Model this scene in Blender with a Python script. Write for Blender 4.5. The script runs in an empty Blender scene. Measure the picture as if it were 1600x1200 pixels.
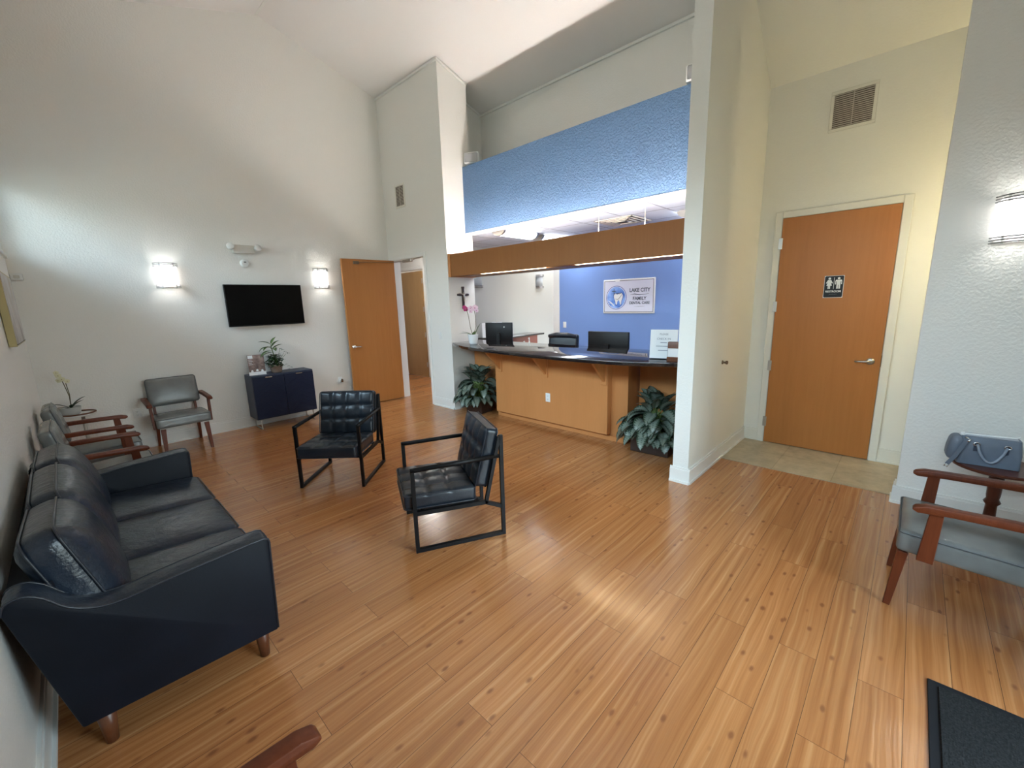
import bpy, bmesh, math, random
from mathutils import Vector, Matrix, Euler
R = math.radians
PI = math.pi
scene = bpy.context.scene
C = scene.collection

# ---------------------------------------------------------------- camera
cam_d = bpy.data.cameras.new('camera')
cam_d.sensor_width = 36.0
cam_d.lens = 36.0 * 655.5 / 1600.0
cam_d.clip_start = 0.05
cam = bpy.data.objects.new('camera', cam_d); C.objects.link(cam)
yaw, pit, rol = R(46.325), R(11.13), R(-1.654)
fw = Vector((math.sin(yaw)*math.cos(pit), math.cos(yaw)*math.cos(pit), -math.sin(pit)))
rt = Vector((math.cos(yaw), -math.sin(yaw), 0)); up = rt.cross(fw)
r2 = rt*math.cos(rol) + up*math.sin(rol); u2 = -rt*math.sin(rol) + up*math.cos(rol)
cam.matrix_world = Matrix(((r2.x, u2.x, -fw.x, 0), (r2.y, u2.y, -fw.y, 0), (r2.z, u2.z, -fw.z, 1.667), (0, 0, 0, 1)))
scene.camera = cam

# ---------------------------------------------------------------- world, exposure, daylight
scene.view_settings.view_transform = 'Standard'
scene.view_settings.look = 'None'
scene.view_settings.exposure = 2.2
scene.view_settings.gamma = 1.0
scene.view_settings.use_curve_mapping = False
world = bpy.data.worlds.new('world'); scene.world = world
world.use_nodes = True
wn = world.node_tree
bg = wn.nodes['Background']
# overcast sky above the horizon, duller ground below it
_tc = wn.nodes.new('ShaderNodeTexCoord'); _sp = wn.nodes.new('ShaderNodeSeparateXYZ'); _rp = wn.nodes.new('ShaderNodeValToRGB')
wn.links.new(_tc.outputs['Generated'], _sp.inputs[0]); wn.links.new(_sp.outputs[2], _rp.inputs['Fac'])
_e = _rp.color_ramp.elements; _e[0].position = 0.0; _e[0].color = (0.13, 0.14, 0.12, 1); _e[1].position = 0.50; _e[1].color = (0.68, 0.86, 1.0, 1); _m = _e.new(0.10); _m.color = (0.34, 0.38, 0.38, 1)
wn.links.new(_rp.outputs['Color'], bg.inputs['Color'])
bg.inputs['Strength'].default_value = 6.3

def portal(loc, rot, sx, sy):
    l = bpy.data.lights.new('daylight_portal', 'AREA'); l.shape = 'RECTANGLE'; l.size = sx; l.size_y = sy
    l.cycles.is_portal = True
    o = bpy.data.objects.new('daylight_portal', l); o.location = loc; o.rotation_euler = rot; C.objects.link(o)
portal((-0.44, 3.0, 2.66), (0, R(-90), 0), 0.80, 7.6)       # clerestory on the left wall
portal((1.65, -1.24, 1.2), (R(90), 0, 0), 1.7, 2.4)        # glazed entrance behind the camera

# ---------------------------------------------------------------- helpers
def mat(name, color, rough=0.5, metal=0.0, spec=0.5, coat=0.0):
    m = bpy.data.materials.new(name); m.use_nodes = True
    b = m.node_tree.nodes['Principled BSDF']
    b.inputs['Base Color'].default_value = (*color, 1)
    b.inputs['Roughness'].default_value = rough
    b.inputs['Metallic'].default_value = metal
    b.inputs['Specular IOR Level'].default_value = spec
    b.inputs['Coat Weight'].default_value = coat
    return m
def nd(m, t, **k):
    n = m.node_tree.nodes.new(t)
    for a, v in k.items(): setattr(n, a, v)
    return n
def lk(m, a, b): m.node_tree.links.new(a, b)
def bsdf(m): return m.node_tree.nodes['Principled BSDF']
def coords(m, scale=(1, 1, 1), kind='Object', rot=(0, 0, 0)):
    tc = nd(m, 'ShaderNodeTexCoord'); mp = nd(m, 'ShaderNodeMapping')
    mp.inputs['Scale'].default_value = scale; mp.inputs['Rotation'].default_value = rot
    lk(m, tc.outputs[kind], mp.inputs['Vector']); return mp.outputs['Vector']
def noise(m, vec, scale, detail=4, rough=0.5):
    n = nd(m, 'ShaderNodeTexNoise'); n.inputs['Scale'].default_value = scale
    n.inputs['Detail'].default_value = detail; n.inputs['Roughness'].default_value = rough
    lk(m, vec, n.inputs['Vector']); return n.outputs['Fac']
def ramp(m, fac, stops):
    r = nd(m, 'ShaderNodeValToRGB'); e = r.color_ramp.elements
    while len(e) < len(stops): e.new(0.5)
    for i, (p, c) in enumerate(stops):
        e[i].position = p; e[i].color = (*c, 1)
    lk(m, fac, r.inputs['Fac']); return r.outputs['Color']
def bump(m, h, strength, dist=0.01, prev=None):
    b = nd(m, 'ShaderNodeBump'); b.inputs['Strength'].default_value = strength; b.inputs['Distance'].default_value = dist
    lk(m, h, b.inputs['Height'])
    if prev is not None: lk(m, prev, b.inputs['Normal'])
    lk(m, b.outputs['Normal'], bsdf(m).inputs['Normal']); return b.outputs['Normal']
def mixc(m, f, a, b, mode='MIX'):
    x = nd(m, 'ShaderNodeMix', data_type='RGBA', blend_type=mode)
    if isinstance(f, float): x.inputs[0].default_value = f
    else: lk(m, f, x.inputs[0])
    for s, v in ((6, a), (7, b)):
        if isinstance(v, tuple): x.inputs[s].default_value = (*v, 1)
        else: lk(m, v, x.inputs[s])
    return x.outputs[2]
def emis(name, color, strength):
    m = bpy.data.materials.new(name); m.use_nodes = True
    b = bsdf(m); b.inputs['Base Color'].default_value = (*[min(1, c) for c in color], 1)
    b.inputs['Emission Color'].default_value = (*color, 1); b.inputs['Emission Strength'].default_value = strength
    return m

# ---------------------------------------------------------------- materials
def paint(name, col, bs=0.25, sc=55, rough=0.42, dist=0.004, spec=0.4):
    m = mat(name, col, rough, spec=spec)
    v = coords(m)
    n1 = noise(m, v, sc, 3, 0.55); n2 = noise(m, v, sc*0.35, 2)
    r = ramp(m, n1, [(0.40, (0, 0, 0)), (0.62, (1, 1, 1))])
    b1 = bump(m, r, bs, dist); bump(m, n2, bs*0.6, dist*1.5, b1)
    return m
M_wall = paint('wall_paint', (0.80, 0.785, 0.74))
M_hall = paint('hall_paint', (0.82, 0.805, 0.73), 0.12)
M_ceil = paint('ceiling_paint', (0.84, 0.81, 0.785), 0.1, rough=0.7)
M_band = paint('blue_textured_paint', (0.125, 0.235, 0.42), 0.9, 62, 0.40, 0.006)
M_blue = paint('office_blue_paint', (0.175, 0.29, 0.60), 0.12)
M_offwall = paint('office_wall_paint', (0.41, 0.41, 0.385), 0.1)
M_trim = mat('white_trim_paint', (0.80, 0.79, 0.75), 0.35)
M_frame = mat('door_frame_paint', (0.76, 0.74, 0.66), 0.35)

def wood(name, c1, c2, scale=(1, 1, 1), rough=0.4, spec=0.4, axis='Z', fine=60):
    m = mat(name, c1, rough, spec=spec)
    st = {'Z': (1, 1, 0.06), 'X': (0.06, 1, 1), 'Y': (1, 0.06, 1)}[axis]
    v = coords(m, tuple(a*b for a, b in zip(st, scale)))
    n1 = noise(m, v, fine, 5, 0.6); n2 = noise(m, coords(m, tuple(a*b*0.5 for a, b in zip(st, scale))), 6, 3)
    f = nd(m, 'ShaderNodeMath', operation='MULTIPLY_ADD'); lk(m, n1, f.inputs[0]); f.inputs[1].default_value = 0.45
    g = nd(m, 'ShaderNodeMath', operation='MULTIPLY'); lk(m, n2, g.inputs[0]); g.inputs[1].default_value = 0.55
    lk(m, g.outputs[0], f.inputs[2])
    lk(m, ramp(m, f.outputs[0], [(0.36, c2), (0.62, c1)]), bsdf(m).inputs['Base Color'])
    return m
M_door = wood('door_veneer', (0.455, 0.180, 0.047), (0.405, 0.153, 0.037), (1, 1, 1), 0.40, 0.3, fine=30)
M_door2 = wood('pale_door_veneer', (0.44, 0.27, 0.12), (0.36, 0.21, 0.085), (1, 1, 1), 0.4)
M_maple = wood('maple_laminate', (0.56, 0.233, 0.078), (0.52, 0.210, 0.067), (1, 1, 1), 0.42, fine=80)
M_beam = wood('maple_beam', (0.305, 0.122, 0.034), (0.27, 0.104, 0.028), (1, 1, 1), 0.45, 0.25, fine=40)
M_cherry = wood('cherry_stained_wood', (0.155, 0.038, 0.014), (0.095, 0.021, 0.008), (1, 1, 1), 0.38, 0.22, fine=50)
M_redpanel = wood('red_brown_laminate', (0.22, 0.075, 0.055), (0.17, 0.055, 0.04), (1, 1, 1), 0.4)
M_leg = wood('walnut_leg', (0.15, 0.052, 0.022), (0.095, 0.03, 0.012), (1, 1, 1), 0.35)

# wood plank floor
M_floor = mat('plank_floor', (0.4, 0.2, 0.09), 0.24, spec=0.75)
def make_floor(m):
    tc = nd(m, 'ShaderNodeTexCoord')
    mp = nd(m, 'ShaderNodeMapping'); mp.inputs['Location'].default_value = (0.3, 0.0, 0)
    lk(m, tc.outputs['Object'], mp.inputs['Vector'])
    def brick(c1, c2, mort):
        b = nd(m, 'ShaderNodeTexBrick'); b.offset = 0.37; b.offset_frequency = 2
        b.inputs['Scale'].default_value = 1.0; b.inputs['Brick Width'].default_value = 1.22; b.inputs['Row Height'].default_value = 0.149
        b.inputs['Mortar Size'].default_value = 0.0011; b.inputs['Mortar Smooth'].default_value = 0.3; b.inputs['Bias'].default_value = 0
        b.inputs['Color1'].default_value = c1; b.inputs['Color2'].default_value = c2; b.inputs['Mortar'].default_value = mort
        lk(m, mp.outputs['Vector'], b.inputs['Vector']); return b
    bid = brick((0, 0, 0, 1), (1, 1, 1, 1), (0.5, 0.5, 0.5, 1))
    sep = nd(m, 'ShaderNodeSeparateColor'); lk(m, bid.outputs['Color'], sep.inputs['Color'])
    # shift every plank's grain
    off = nd(m, 'ShaderNodeVectorMath', operation='SCALE'); off.inputs['Scale'].default_value = 37.0
    cmb = nd(m, 'ShaderNodeCombineXYZ'); lk(m, sep.outputs[0], cmb.inputs[0]); lk(m, sep.outputs[0], cmb.inputs[1])
    lk(m, cmb.outputs[0], off.inputs[0])
    add = nd(m, 'ShaderNodeVectorMath', operation='ADD'); lk(m, tc.outputs['Object'], add.inputs[0]); lk(m, off.outputs[0], add.inputs[1])
    def mapped(s, rot=0):
        q = nd(m, 'ShaderNodeMapping'); q.inputs['Scale'].default_value = s; lk(m, add.outputs[0], q.inputs['Vector']); return q.outputs['Vector']
    wob = noise(m, mapped((1.5, 6, 1)), 1.0, 2)
    wv = nd(m, 'ShaderNodeVectorMath', operation='ADD')
    wc = nd(m, 'ShaderNodeCombineXYZ'); wm = nd(m, 'ShaderNodeMath', operation='MULTIPLY'); wm.inputs[1].default_value = 0.05
    lk(m, wob, wm.inputs[0]); lk(m, wm.outputs[0], wc.inputs[1])
    lk(m, add.outputs[0], wv.inputs[0]); lk(m, wc.outputs[0], wv.inputs[1])
    def wmap(s):
        q = nd(m, 'ShaderNodeMapping'); q.inputs['Scale'].default_value = s; lk(m, wv.outputs[0], q.inputs['Vector']); return q.outputs['Vector']
    streak = noise(m, wmap((0.6, 38, 1)), 1.0, 2, 0.5)
    fine = noise(m, wmap((2.2, 150, 1)), 1.0, 3, 0.6)
    base = ramp(m, streak, [(0.30, (0.37, 0.146, 0.047)), (0.45, (0.445, 0.184, 0.063)), (0.57, (0.49, 0.212, 0.077)), (0.72, (0.59, 0.298, 0.122))])
    fr = ramp(m, fine, [(0.3, (0.86, 0.83, 0.80)), (0.7, (1.06, 1.06, 1.06))])
    col = mixc(m, 1.0, base, fr, 'MULTIPLY')
    tint = ramp(m, sep.outputs[0], [(0.0, (0.90, 0.86, 0.83)), (0.5, (1, 1, 1)), (1.0, (1.06, 1.05, 1.04))])
    col = mixc(m, 1.0, col, tint, 'MULTIPLY')
    # knots
    vo = nd(m, 'ShaderNodeTexVoronoi'); vo.inputs['Scale'].default_value = 1.0
    lk(m, wmap((6.5, 13.0, 1)), vo.inputs['Vector'])
    kn = ramp(m, vo.outputs['Distance'], [(0.07, (1, 1, 1)), (0.17, (0, 0, 0))])
    gate = nd(m, 'ShaderNodeSeparateColor'); lk(m, vo.outputs['Color'], gate.inputs['Color'])
    gt = nd(m, 'ShaderNodeMath', operation='GREATER_THAN'); lk(m, gate.outputs[0], gt.inputs[0]); gt.inputs[1].default_value = 0.15
    km = nd(m, 'ShaderNodeMath', operation='MULTIPLY'); lk(m, kn, km.inputs[0]); lk(m, gt.outputs[0], km.inputs[1])
    km2 = nd(m, 'ShaderNodeMath', operation='MULTIPLY'); lk(m, km.outputs[0], km2.inputs[0]); km2.inputs[1].default_value = 0.75
    col = mixc(m, km2.outputs[0], col, (0.20, 0.07, 0.026))
    seam = mixc(m, bid.outputs['Fac'], col, (0.10, 0.045, 0.02))
    lk(m, seam, bsdf(m).inputs['Base Color'])
    rg = noise(m, tc.outputs['Object'], 3.0, 3)
    rr = ramp(m, rg, [(0.3, (0.15, 0.15, 0.15)), (0.7, (0.24, 0.24, 0.24))]); lk(m, rr, bsdf(m).inputs['Roughness'])
    relief = noise(m, wmap((1.6, 75, 1)), 1.0, 2)
    b1 = bump(m, relief, 0.30, 0.0025)
    inv = nd(m, 'ShaderNodeMath', operation='SUBTRACT'); inv.inputs[0].default_value = 1.0; lk(m, bid.outputs['Fac'], inv.inputs[1])
    bump(m, inv.outputs[0], 0.3, 0.001, b1)
make_floor(M_floor)

M_tile = mat('stone_tile', (0.5, 0.42, 0.3), 0.5)
def make_tile(m):
    v = coords(m)
    b = nd(m, 'ShaderNodeTexBrick'); b.offset = 0.0; b.inputs['Scale'].default_value = 1
    b.inputs['Brick Width'].default_value = 0.46; b.inputs['Row Height'].default_value = 0.46; b.inputs['Mortar Size'].default_value = 0.003
    mp = nd(m, 'ShaderNodeMapping'); mp.inputs['Location'].default_value = (0.12, 0.085, 0)
    lk(m, v, mp.inputs['Vector']); lk(m, mp.outputs['Vector'], b.inputs['Vector'])
    b.inputs['Color1'].default_value = (0.46, 0.38, 0.26, 1); b.inputs['Color2'].default_value = (0.50, 0.42, 0.29, 1); b.inputs['Mortar'].default_value = (0.36, 0.29, 0.19, 1)
    n = noise(m, v, 7, 6, 0.65)
    c = mixc(m, 1.0, b.outputs['Color'], ramp(m, n, [(0.3, (0.74, 0.72, 0.70)), (0.7, (1.12, 1.1, 1.08))]), 'MULTIPLY')
    lk(m, c, bsdf(m).inputs['Base Color'])
make_tile(M_tile)

def leather(name, c, rough=0.28, bs=0.15, sc=160, wr=0.0, spec=0.5, coat=0.0):
    m = mat(name, c, rough, spec=spec, coat=coat)
    v = coords(m); n = noise(m, v, sc, 3)
    b = bump(m, n, bs, 0.002)
    if wr: bump(m, noise(m, coords(m, (1, 1, 1)), 14, 4, 0.6), wr, 0.02, b)
    cn = noise(m, v, 5, 3)
    lk(m, mixc(m, 1.0, c, ramp(m, cn, [(0.3, (0.8, 0.8, 0.8)), (0.7, (1.2, 1.2, 1.2))]), 'MULTIPLY'), bsdf(m).inputs['Base Color'])
    return m
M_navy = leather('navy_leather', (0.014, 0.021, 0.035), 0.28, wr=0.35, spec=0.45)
M_navyshade = leather('navy_leather_shaded', (0.0045, 0.0065, 0.012), 0.55, spec=0.2)  # same navy leather, darkened so the sofa's shaded sides read dark
M_blk_leather = leather('blue_black_leather', (0.012, 0.018, 0.027), 0.30, wr=0.12)
M_vinyl = leather('grey_vinyl', (0.165, 0.17, 0.165), 0.27, bs=0.05, wr=0.05)
M_piping = mat('dark_piping', (0.018, 0.022, 0.032), 0.35)
M_vpipe = mat('grey_piping', (0.07, 0.075, 0.08), 0.35)
M_blackmetal = mat('black_metal', (0.004, 0.004, 0.005), 0.45, spec=0.25)
M_black = mat('black_plastic', (0.006, 0.006, 0.007), 0.4, spec=0.3)
M_screen = mat('screen_glass', (0.001, 0.001, 0.0012), 0.25, spec=0.08)
M_chrome = mat('chrome', (0.75, 0.75, 0.76), 0.18, 1.0)
M_rod = mat('dark_chrome_rod', (0.30, 0.30, 0.31), 0.25, 1.0)
M_steel = mat('brushed_steel', (0.50, 0.48, 0.45), 0.35, 1.0)
M_bronze = mat('dull_bronze', (0.20, 0.14, 0.09), 0.4, 0.9)
M_white = mat('white_plastic', (0.78, 0.78, 0.76), 0.4)
M_offwhite = mat('off_white_plastic', (0.62, 0.60, 0.54), 0.4)
M_slot = mat('dark_slot', (0.03, 0.03, 0.03), 0.6)
M_grille = mat('grille_shadow_brown', (0.10, 0.075, 0.06), 0.7)
M_slat = mat('vent_slat', (0.55, 0.50, 0.43), 0.5)
M_paper = mat('white_paper', (0.80, 0.81, 0.82), 0.6)
M_navycab = mat('navy_lacquer', (0.010, 0.017, 0.048), 0.45, spec=0.25)
M_navycabtop = mat('navy_lacquer_body', (0.035, 0.046, 0.080), 0.45, spec=0.3)
M_ceramic = mat('white_ceramic', (0.80, 0.81, 0.82), 0.25)
M_greypot = mat('grey_stone_pot', (0.42, 0.42, 0.40), 0.6)
M_tanpot = mat('tan_clay_pot', (0.30, 0.22, 0.17), 0.6)
M_brownplanter = mat('dark_brown_planter', (0.035, 0.017, 0.012), 0.3)
M_soil = mat('potting_soil', (0.03, 0.02, 0.012), 0.9)
M_stem = mat('green_stem', (0.13, 0.19, 0.05), 0.5)
M_brownstem = mat('brown_stem', (0.10, 0.08, 0.03), 0.5)
M_gold = mat('gold_painted_edge', (0.42, 0.34, 0.16), 0.4, 0.3)
M_mat = mat('rubber_mat', (0.028, 0.030, 0.034), 0.8, spec=0.15)
M_sconce = emis('lit_sconce_glass', (1.0, 0.97, 0.95), 1.2)
M_sconce_off = mat('unlit_sconce_glass', (0.36, 0.38, 0.40), 0.5, spec=0.2)
M_warmtube = emis('warm_lit_tube', (1.0, 0.80, 0.52), 4.0)
M_coldtube = emis('cool_lit_lens', (0.94, 0.97, 1.0), 4.4)
M_uptube = emis('uplight_tube', (1.0, 0.97, 0.94), 28.0)
M_bulbw = emis('white_lamp_tube', (1.0, 0.97, 0.95), 45.0)
M_halllamp = emis('hall_lamp_glass', (1.0, 0.96, 0.90), 16.0)
M_bulb = emis('warm_lit_glass', (1.0, 0.86, 0.54), 19.0)

def rib_mat():
    m = bpy.data.materials['rubber_mat']; v = coords(m)
    n = noise(m, v, 120, 3, 0.7); w = noise(m, coords(m, (8, 60, 1)), 3, 3, 0.6)
    b = bump(m, n, 0.6, 0.004); bump(m, w, 0.5, 0.004, b)
    lk(m, ramp(m, n, [(0.35, (0.010, 0.011, 0.012)), (0.75, (0.032, 0.032, 0.033))]), bsdf(m).inputs['Base Color'])
rib_mat()
M_mat_edge = mat('rubber_mat_edge', (0.012, 0.013, 0.016), 0.6, spec=0.2)

M_granite = mat('dark_granite', (0.02, 0.015, 0.015), 0.045, spec=0.9)
def gran(m):
    v = coords(m); n = noise(m, v, 90, 5, 0.75); n2 = noise(m, v, 9, 3)
    c = ramp(m, n, [(0.40, (0.007, 0.005, 0.005)), (0.62, (0.028, 0.020, 0.020)), (0.80, (0.14, 0.12, 0.12))])
    lk(m, mixc(m, 1.0, c, ramp(m, n2, [(0.3, (0.6, 0.6, 0.6)), (0.7, (1.3, 1.3, 1.3))]), 'MULTIPLY'), bsdf(m).inputs['Base Color'])
gran(M_granite)

def leafmat(name, edge, mid, amt=0.5, rough=0.35):
    m = mat(name, edge, rough)
    uv = nd(m, 'ShaderNodeTexCoord').outputs['UV']
    sp = nd(m, 'ShaderNodeSeparateXYZ'); lk(m, uv, sp.inputs[0])
    a = nd(m, 'ShaderNodeMath', operation='SUBTRACT'); lk(m, sp.outputs[0], a.inputs[0]); a.inputs[1].default_value = 0.5
    b = nd(m, 'ShaderNodeMath', operation='ABSOLUTE'); lk(m, a.outputs[0], b.inputs[0])
    wv = nd(m, 'ShaderNodeTexWave', wave_type='BANDS', bands_direction='Y'); wv.inputs['Scale'].default_value = 3.2; wv.inputs['Distortion'].default_value = 5; wv.inputs['Detail'].default_value = 3
    lk(m, uv, wv.inputs['Vector'])
    c = nd(m, 'ShaderNodeMath', operation='MULTIPLY_ADD'); lk(m, wv.outputs['Fac'], c.inputs[0]); c.inputs[1].default_value = 0.16; lk(m, b.outputs[0], c.inputs[2])
    f = ramp(m, c.outputs[0], [(0.0, edge), (0.035, edge), (0.07, mid), (amt*0.62, mid), (amt*0.62+0.12, edge)])
    lk(m, f, bsdf(m).inputs['Base Color']); return m
M_aglao = leafmat('silver_green_leaf', (0.020, 0.040, 0.022), (0.17, 0.205, 0.165), 0.58)
M_orchleaf = mat('dark_orchid_leaf', (0.035, 0.06, 0.028), 0.4)
M_green = mat('glossy_green_leaf', (0.060, 0.13, 0.03), 0.35)
M_varleaf = leafmat('yellow_streaked_leaf', (0.035, 0.075, 0.022), (0.17, 0.24, 0.06), 0.34)
M_darkleaf = mat('dark_green_leaf', (0.022, 0.055, 0.016), 0.45)
M_petalw = mat('cream_petal', (0.75, 0.72, 0.50), 0.5)
M_petalp = mat('magenta_petal', (0.42, 0.03, 0.16), 0.5)
M_petall = mat('pale_pink_petal', (0.78, 0.55, 0.66), 0.5)

def ctile(m):
    v = coords(m)
    b = nd(m, 'ShaderNodeTexBrick'); b.offset = 0; b.inputs['Scale'].default_value = 1
    b.inputs['Brick Width'].default_value = 0.61; b.inputs['Row Height'].default_value = 0.61; b.inputs['Mortar Size'].default_value = 0.012
    mp = nd(m, 'ShaderNodeMapping'); mp.inputs['Location'].default_value = (0.15, -0.54, 0); lk(m, v, mp.inputs['Vector']); lk(m, mp.outputs[0], b.inputs['Vector'])
    b.inputs['Color1'].default_value = (0.54, 0.58, 0.66, 1); b.inputs['Color2'].default_value = (0.56, 0.60, 0.68, 1); b.inputs['Mortar'].default_value = (0.26, 0.28, 0.33, 1)
    lk(m, b.outputs['Color'], bsdf(m).inputs['Base Color'])
M_ctile = mat('ceiling_tile', (0.62, 0.65, 0.72), 0.8); ctile(M_ctile)

M_glass = bpy.data.materials.new('window_glass'); M_glass.use_nodes = True
def glassy(m, tint=(0.93, 0.96, 0.97, 1)):
    nt = m.node_tree; nt.nodes.remove(bsdf(m)); out = nt.nodes['Material Output']
    t = nd(m, 'ShaderNodeBsdfTransparent'); t.inputs[0].default_value = tint
    g = nd(m, 'ShaderNodeBsdfGlossy'); g.inputs['Roughness'].default_value = 0.02
    fr = nd(m, 'ShaderNodeFresnel'); fr.inputs['IOR'].default_value = 1.45
    mx = nd(m, 'ShaderNodeMixShader'); lk(m, fr.outputs[0], mx.inputs[0]); lk(m, t.outputs[0], mx.inputs[1]); lk(m, g.outputs[0], mx.inputs[2]); lk(m, mx.outputs[0], out.inputs['Surface'])
glassy(M_glass)
M_glass_tint = bpy.data.materials.new('tinted_window_glass'); M_glass_tint.use_nodes = True
glassy(M_glass_tint, (0.90, 0.95, 0.97, 1))

# ---------------------------------------------------------------- mesh helpers
def obj(name, bm, m, parent=None, smooth=False, loc=None):
    me = bpy.data.meshes.new(name)
    bmesh.ops.recalc_face_normals(bm, faces=bm.faces)
    bm.to_mesh(me); bm.free()
    if smooth:
        for p in me.polygons: p.use_smooth = True
    ms = m if isinstance(m, (list, tuple)) else [m]
    for x in ms: me.materials.append(x)
    o = bpy.data.objects.new(name, me); C.objects.link(o)
    if parent: o.parent = parent
    if loc: o.location = loc
    return o
def sharp(o, ang=35):
    me = o.data
    for p in me.polygons: p.use_smooth = True
    me.set_sharp_from_angle(angle=R(ang)); return o
def tag(o, label, cat, group=None):
    o['label'] = label; o['category'] = cat
    if group: o['group'] = group
    return o
def thing(name, label, cat, loc=(0, 0, 0), rz=0, group=None):
    o = bpy.data.objects.new(name, None); o.empty_display_size = 0.1; C.objects.link(o)
    o.location = loc; o.rotation_euler = (0, 0, rz); return tag(o, label, cat, group)
def struct(o): o['kind'] = 'structure'; return o
def B(): return bmesh.new()
def box(bm, a, b, bev=0.0, seg=2, mtx=None, mi=0):
    lo = [min(a[i], b[i]) for i in range(3)]; hi = [max(a[i], b[i]) for i in range(3)]
    vs = [bm.verts.new((x, y, z)) for x in (lo[0], hi[0]) for y in (lo[1], hi[1]) for z in (lo[2], hi[2])]
    F = [(0, 1, 3, 2), (4, 6, 7, 5), (0, 4, 5, 1), (2, 3, 7, 6), (0, 2, 6, 4), (1, 5, 7, 3)]
    fs = [bm.faces.new([vs[i] for i in f]) for f in F]
    for f in fs: f.material_index = mi
    res = vs
    if bev > 0:
        es = list({e for f in fs for e in f.edges})
        r = bmesh.ops.bevel(bm, geom=es, offset=bev, segments=seg, affect='EDGES', profile=0.5)
        res = list({v for f in r['faces'] for v in f.verts} | {v for v in vs if v.is_valid})
    if mtx is not None:
        bmesh.ops.transform(bm, matrix=mtx, verts=[v for v in res if v.is_valid])
    return bm
def prism(bm, pts, axis, a, b, bev=0.0):
    # pts 2D outline; axis 'x','y','z' extrusion between a and b
    def P(u, v, w):
        return {'x': (w, u, v), 'y': (u, w, v), 'z': (u, v, w)}[axis]
    v0 = [bm.verts.new(P(u, v, a)) for u, v in pts]; v1 = [bm.verts.new(P(u, v, b)) for u, v in pts]
    n = len(pts); fs = [bm.faces.new(v0), bm.faces.new(v1[::-1])]
    for i in range(n): fs.append(bm.faces.new([v0[i], v1[i], v1[(i+1) % n], v0[(i+1) % n]]))
    if bev > 0:
        bmesh.ops.recalc_face_normals(bm, faces=fs)
        bmesh.ops.bevel(bm, geom=list({e for f in fs for e in f.edges}), offset=bev, segments=2, affect='EDGES', profile=0.5)
    return bm
def tube(bm, pts, r, n=10, closed=False, square=False, caps=True):
    pts = [Vector(p) for p in pts]; N = len(pts); rings = []
    ref = None
    for i, p in enumerate(pts):
        if closed: t = (pts[(i+1) % N] - pts[i-1]).normalized()
        else: t = ((pts[min(i+1, N-1)] - pts[max(i-1, 0)])).normalized()
        if ref is None:
            ref = Vector((0, 0, 1)) if abs(t.z) < 0.9 else Vector((1, 0, 0))
        s = t.cross(ref)
        if s.length < 1e-5: s = t.orthogonal()
        s.normalize(); u = s.cross(t).normalized(); ref = u
        rr = r[i] if isinstance(r, (list, tuple)) else r
        # mitre width
        k = 1.0
        if (0 < i < N-1) or closed:
            d1 = (pts[i]-pts[i-1]).normalized(); d2 = (pts[(i+1) % N]-pts[i]).normalized()
            c = max(0.35, math.sqrt(max(0, (1+d1.dot(d2))/2))); k = 1/c if square else 1.0
        ring = []
        for j in range(4 if square else n):
            a = PI/4 + j*PI/2 if square else 2*PI*j/n
            q = rr*(math.sqrt(2) if square else 1)
            ring.append(bm.verts.new(p + s*math.cos(a)*q + u*math.sin(a)*q))
        rings.append(ring)
    m = len(rings[0])
    for i in range(N if closed else N-1):
        a, b = rings[i], rings[(i+1) % N]
        for j in range(m): bm.faces.new([a[j], a[(j+1) % m], b[(j+1) % m], b[j]])
    if not closed and caps: bm.faces.new(rings[0][::-1]); bm.faces.new(rings[-1])
    return bm
def bar(bm, a, b, w, d=None, upv=(0, 0, 1), w2=None, d2=None, bev=0.0):
    # rectangular bar from a to b; w across, d along up; optional taper
    a, b = Vector(a), Vector(b); d = d or w; w2 = w2 or w; d2 = d2 or d
    t = (b-a).normalized(); s = t.cross(Vector(upv))
    if s.length < 1e-4: s = t.cross(Vector((0, 1, 0)))
    s.normalize(); u = s.cross(t).normalized()
    va = [bm.verts.new(a + s*x*w/2 + u*y*d/2) for x, y in ((-1, -1), (1, -1), (1, 1), (-1, 1))]
    vb = [bm.verts.new(b + s*x*w2/2 + u*y*d2/2) for x, y in ((-1, -1), (1, -1), (1, 1), (-1, 1))]
    fs = [bm.faces.new(va[::-1]), bm.faces.new(vb)] + [bm.faces.new([va[i], va[(i+1) % 4], vb[(i+1) % 4], vb[i]]) for i in range(4)]
    if bev:
        bmesh.ops.recalc_face_normals(bm, faces=fs)
        bmesh.ops.bevel(bm, geom=list({e for f in fs for e in f.edges}), offset=bev, segments=2, affect='EDGES', profile=0.5)
    return bm
def lathe(bm, prof, n=24, c=(0, 0, 0), sx=1, sy=1):
    rings = []
    for r, z in prof:
        rings.append([bm.verts.new((c[0]+r*sx*math.cos(2*PI*j/n), c[1]+r*sy*math.sin(2*PI*j/n), c[2]+z)) for j in range(n)])
    for a, b in zip(rings, rings[1:]):
        for j in range(n): bm.faces.new([a[j], a[(j+1) % n], b[(j+1) % n], b[j]])
    bm.faces.new(rings[0][::-1]); bm.faces.new(rings[-1]); return bm
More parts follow.
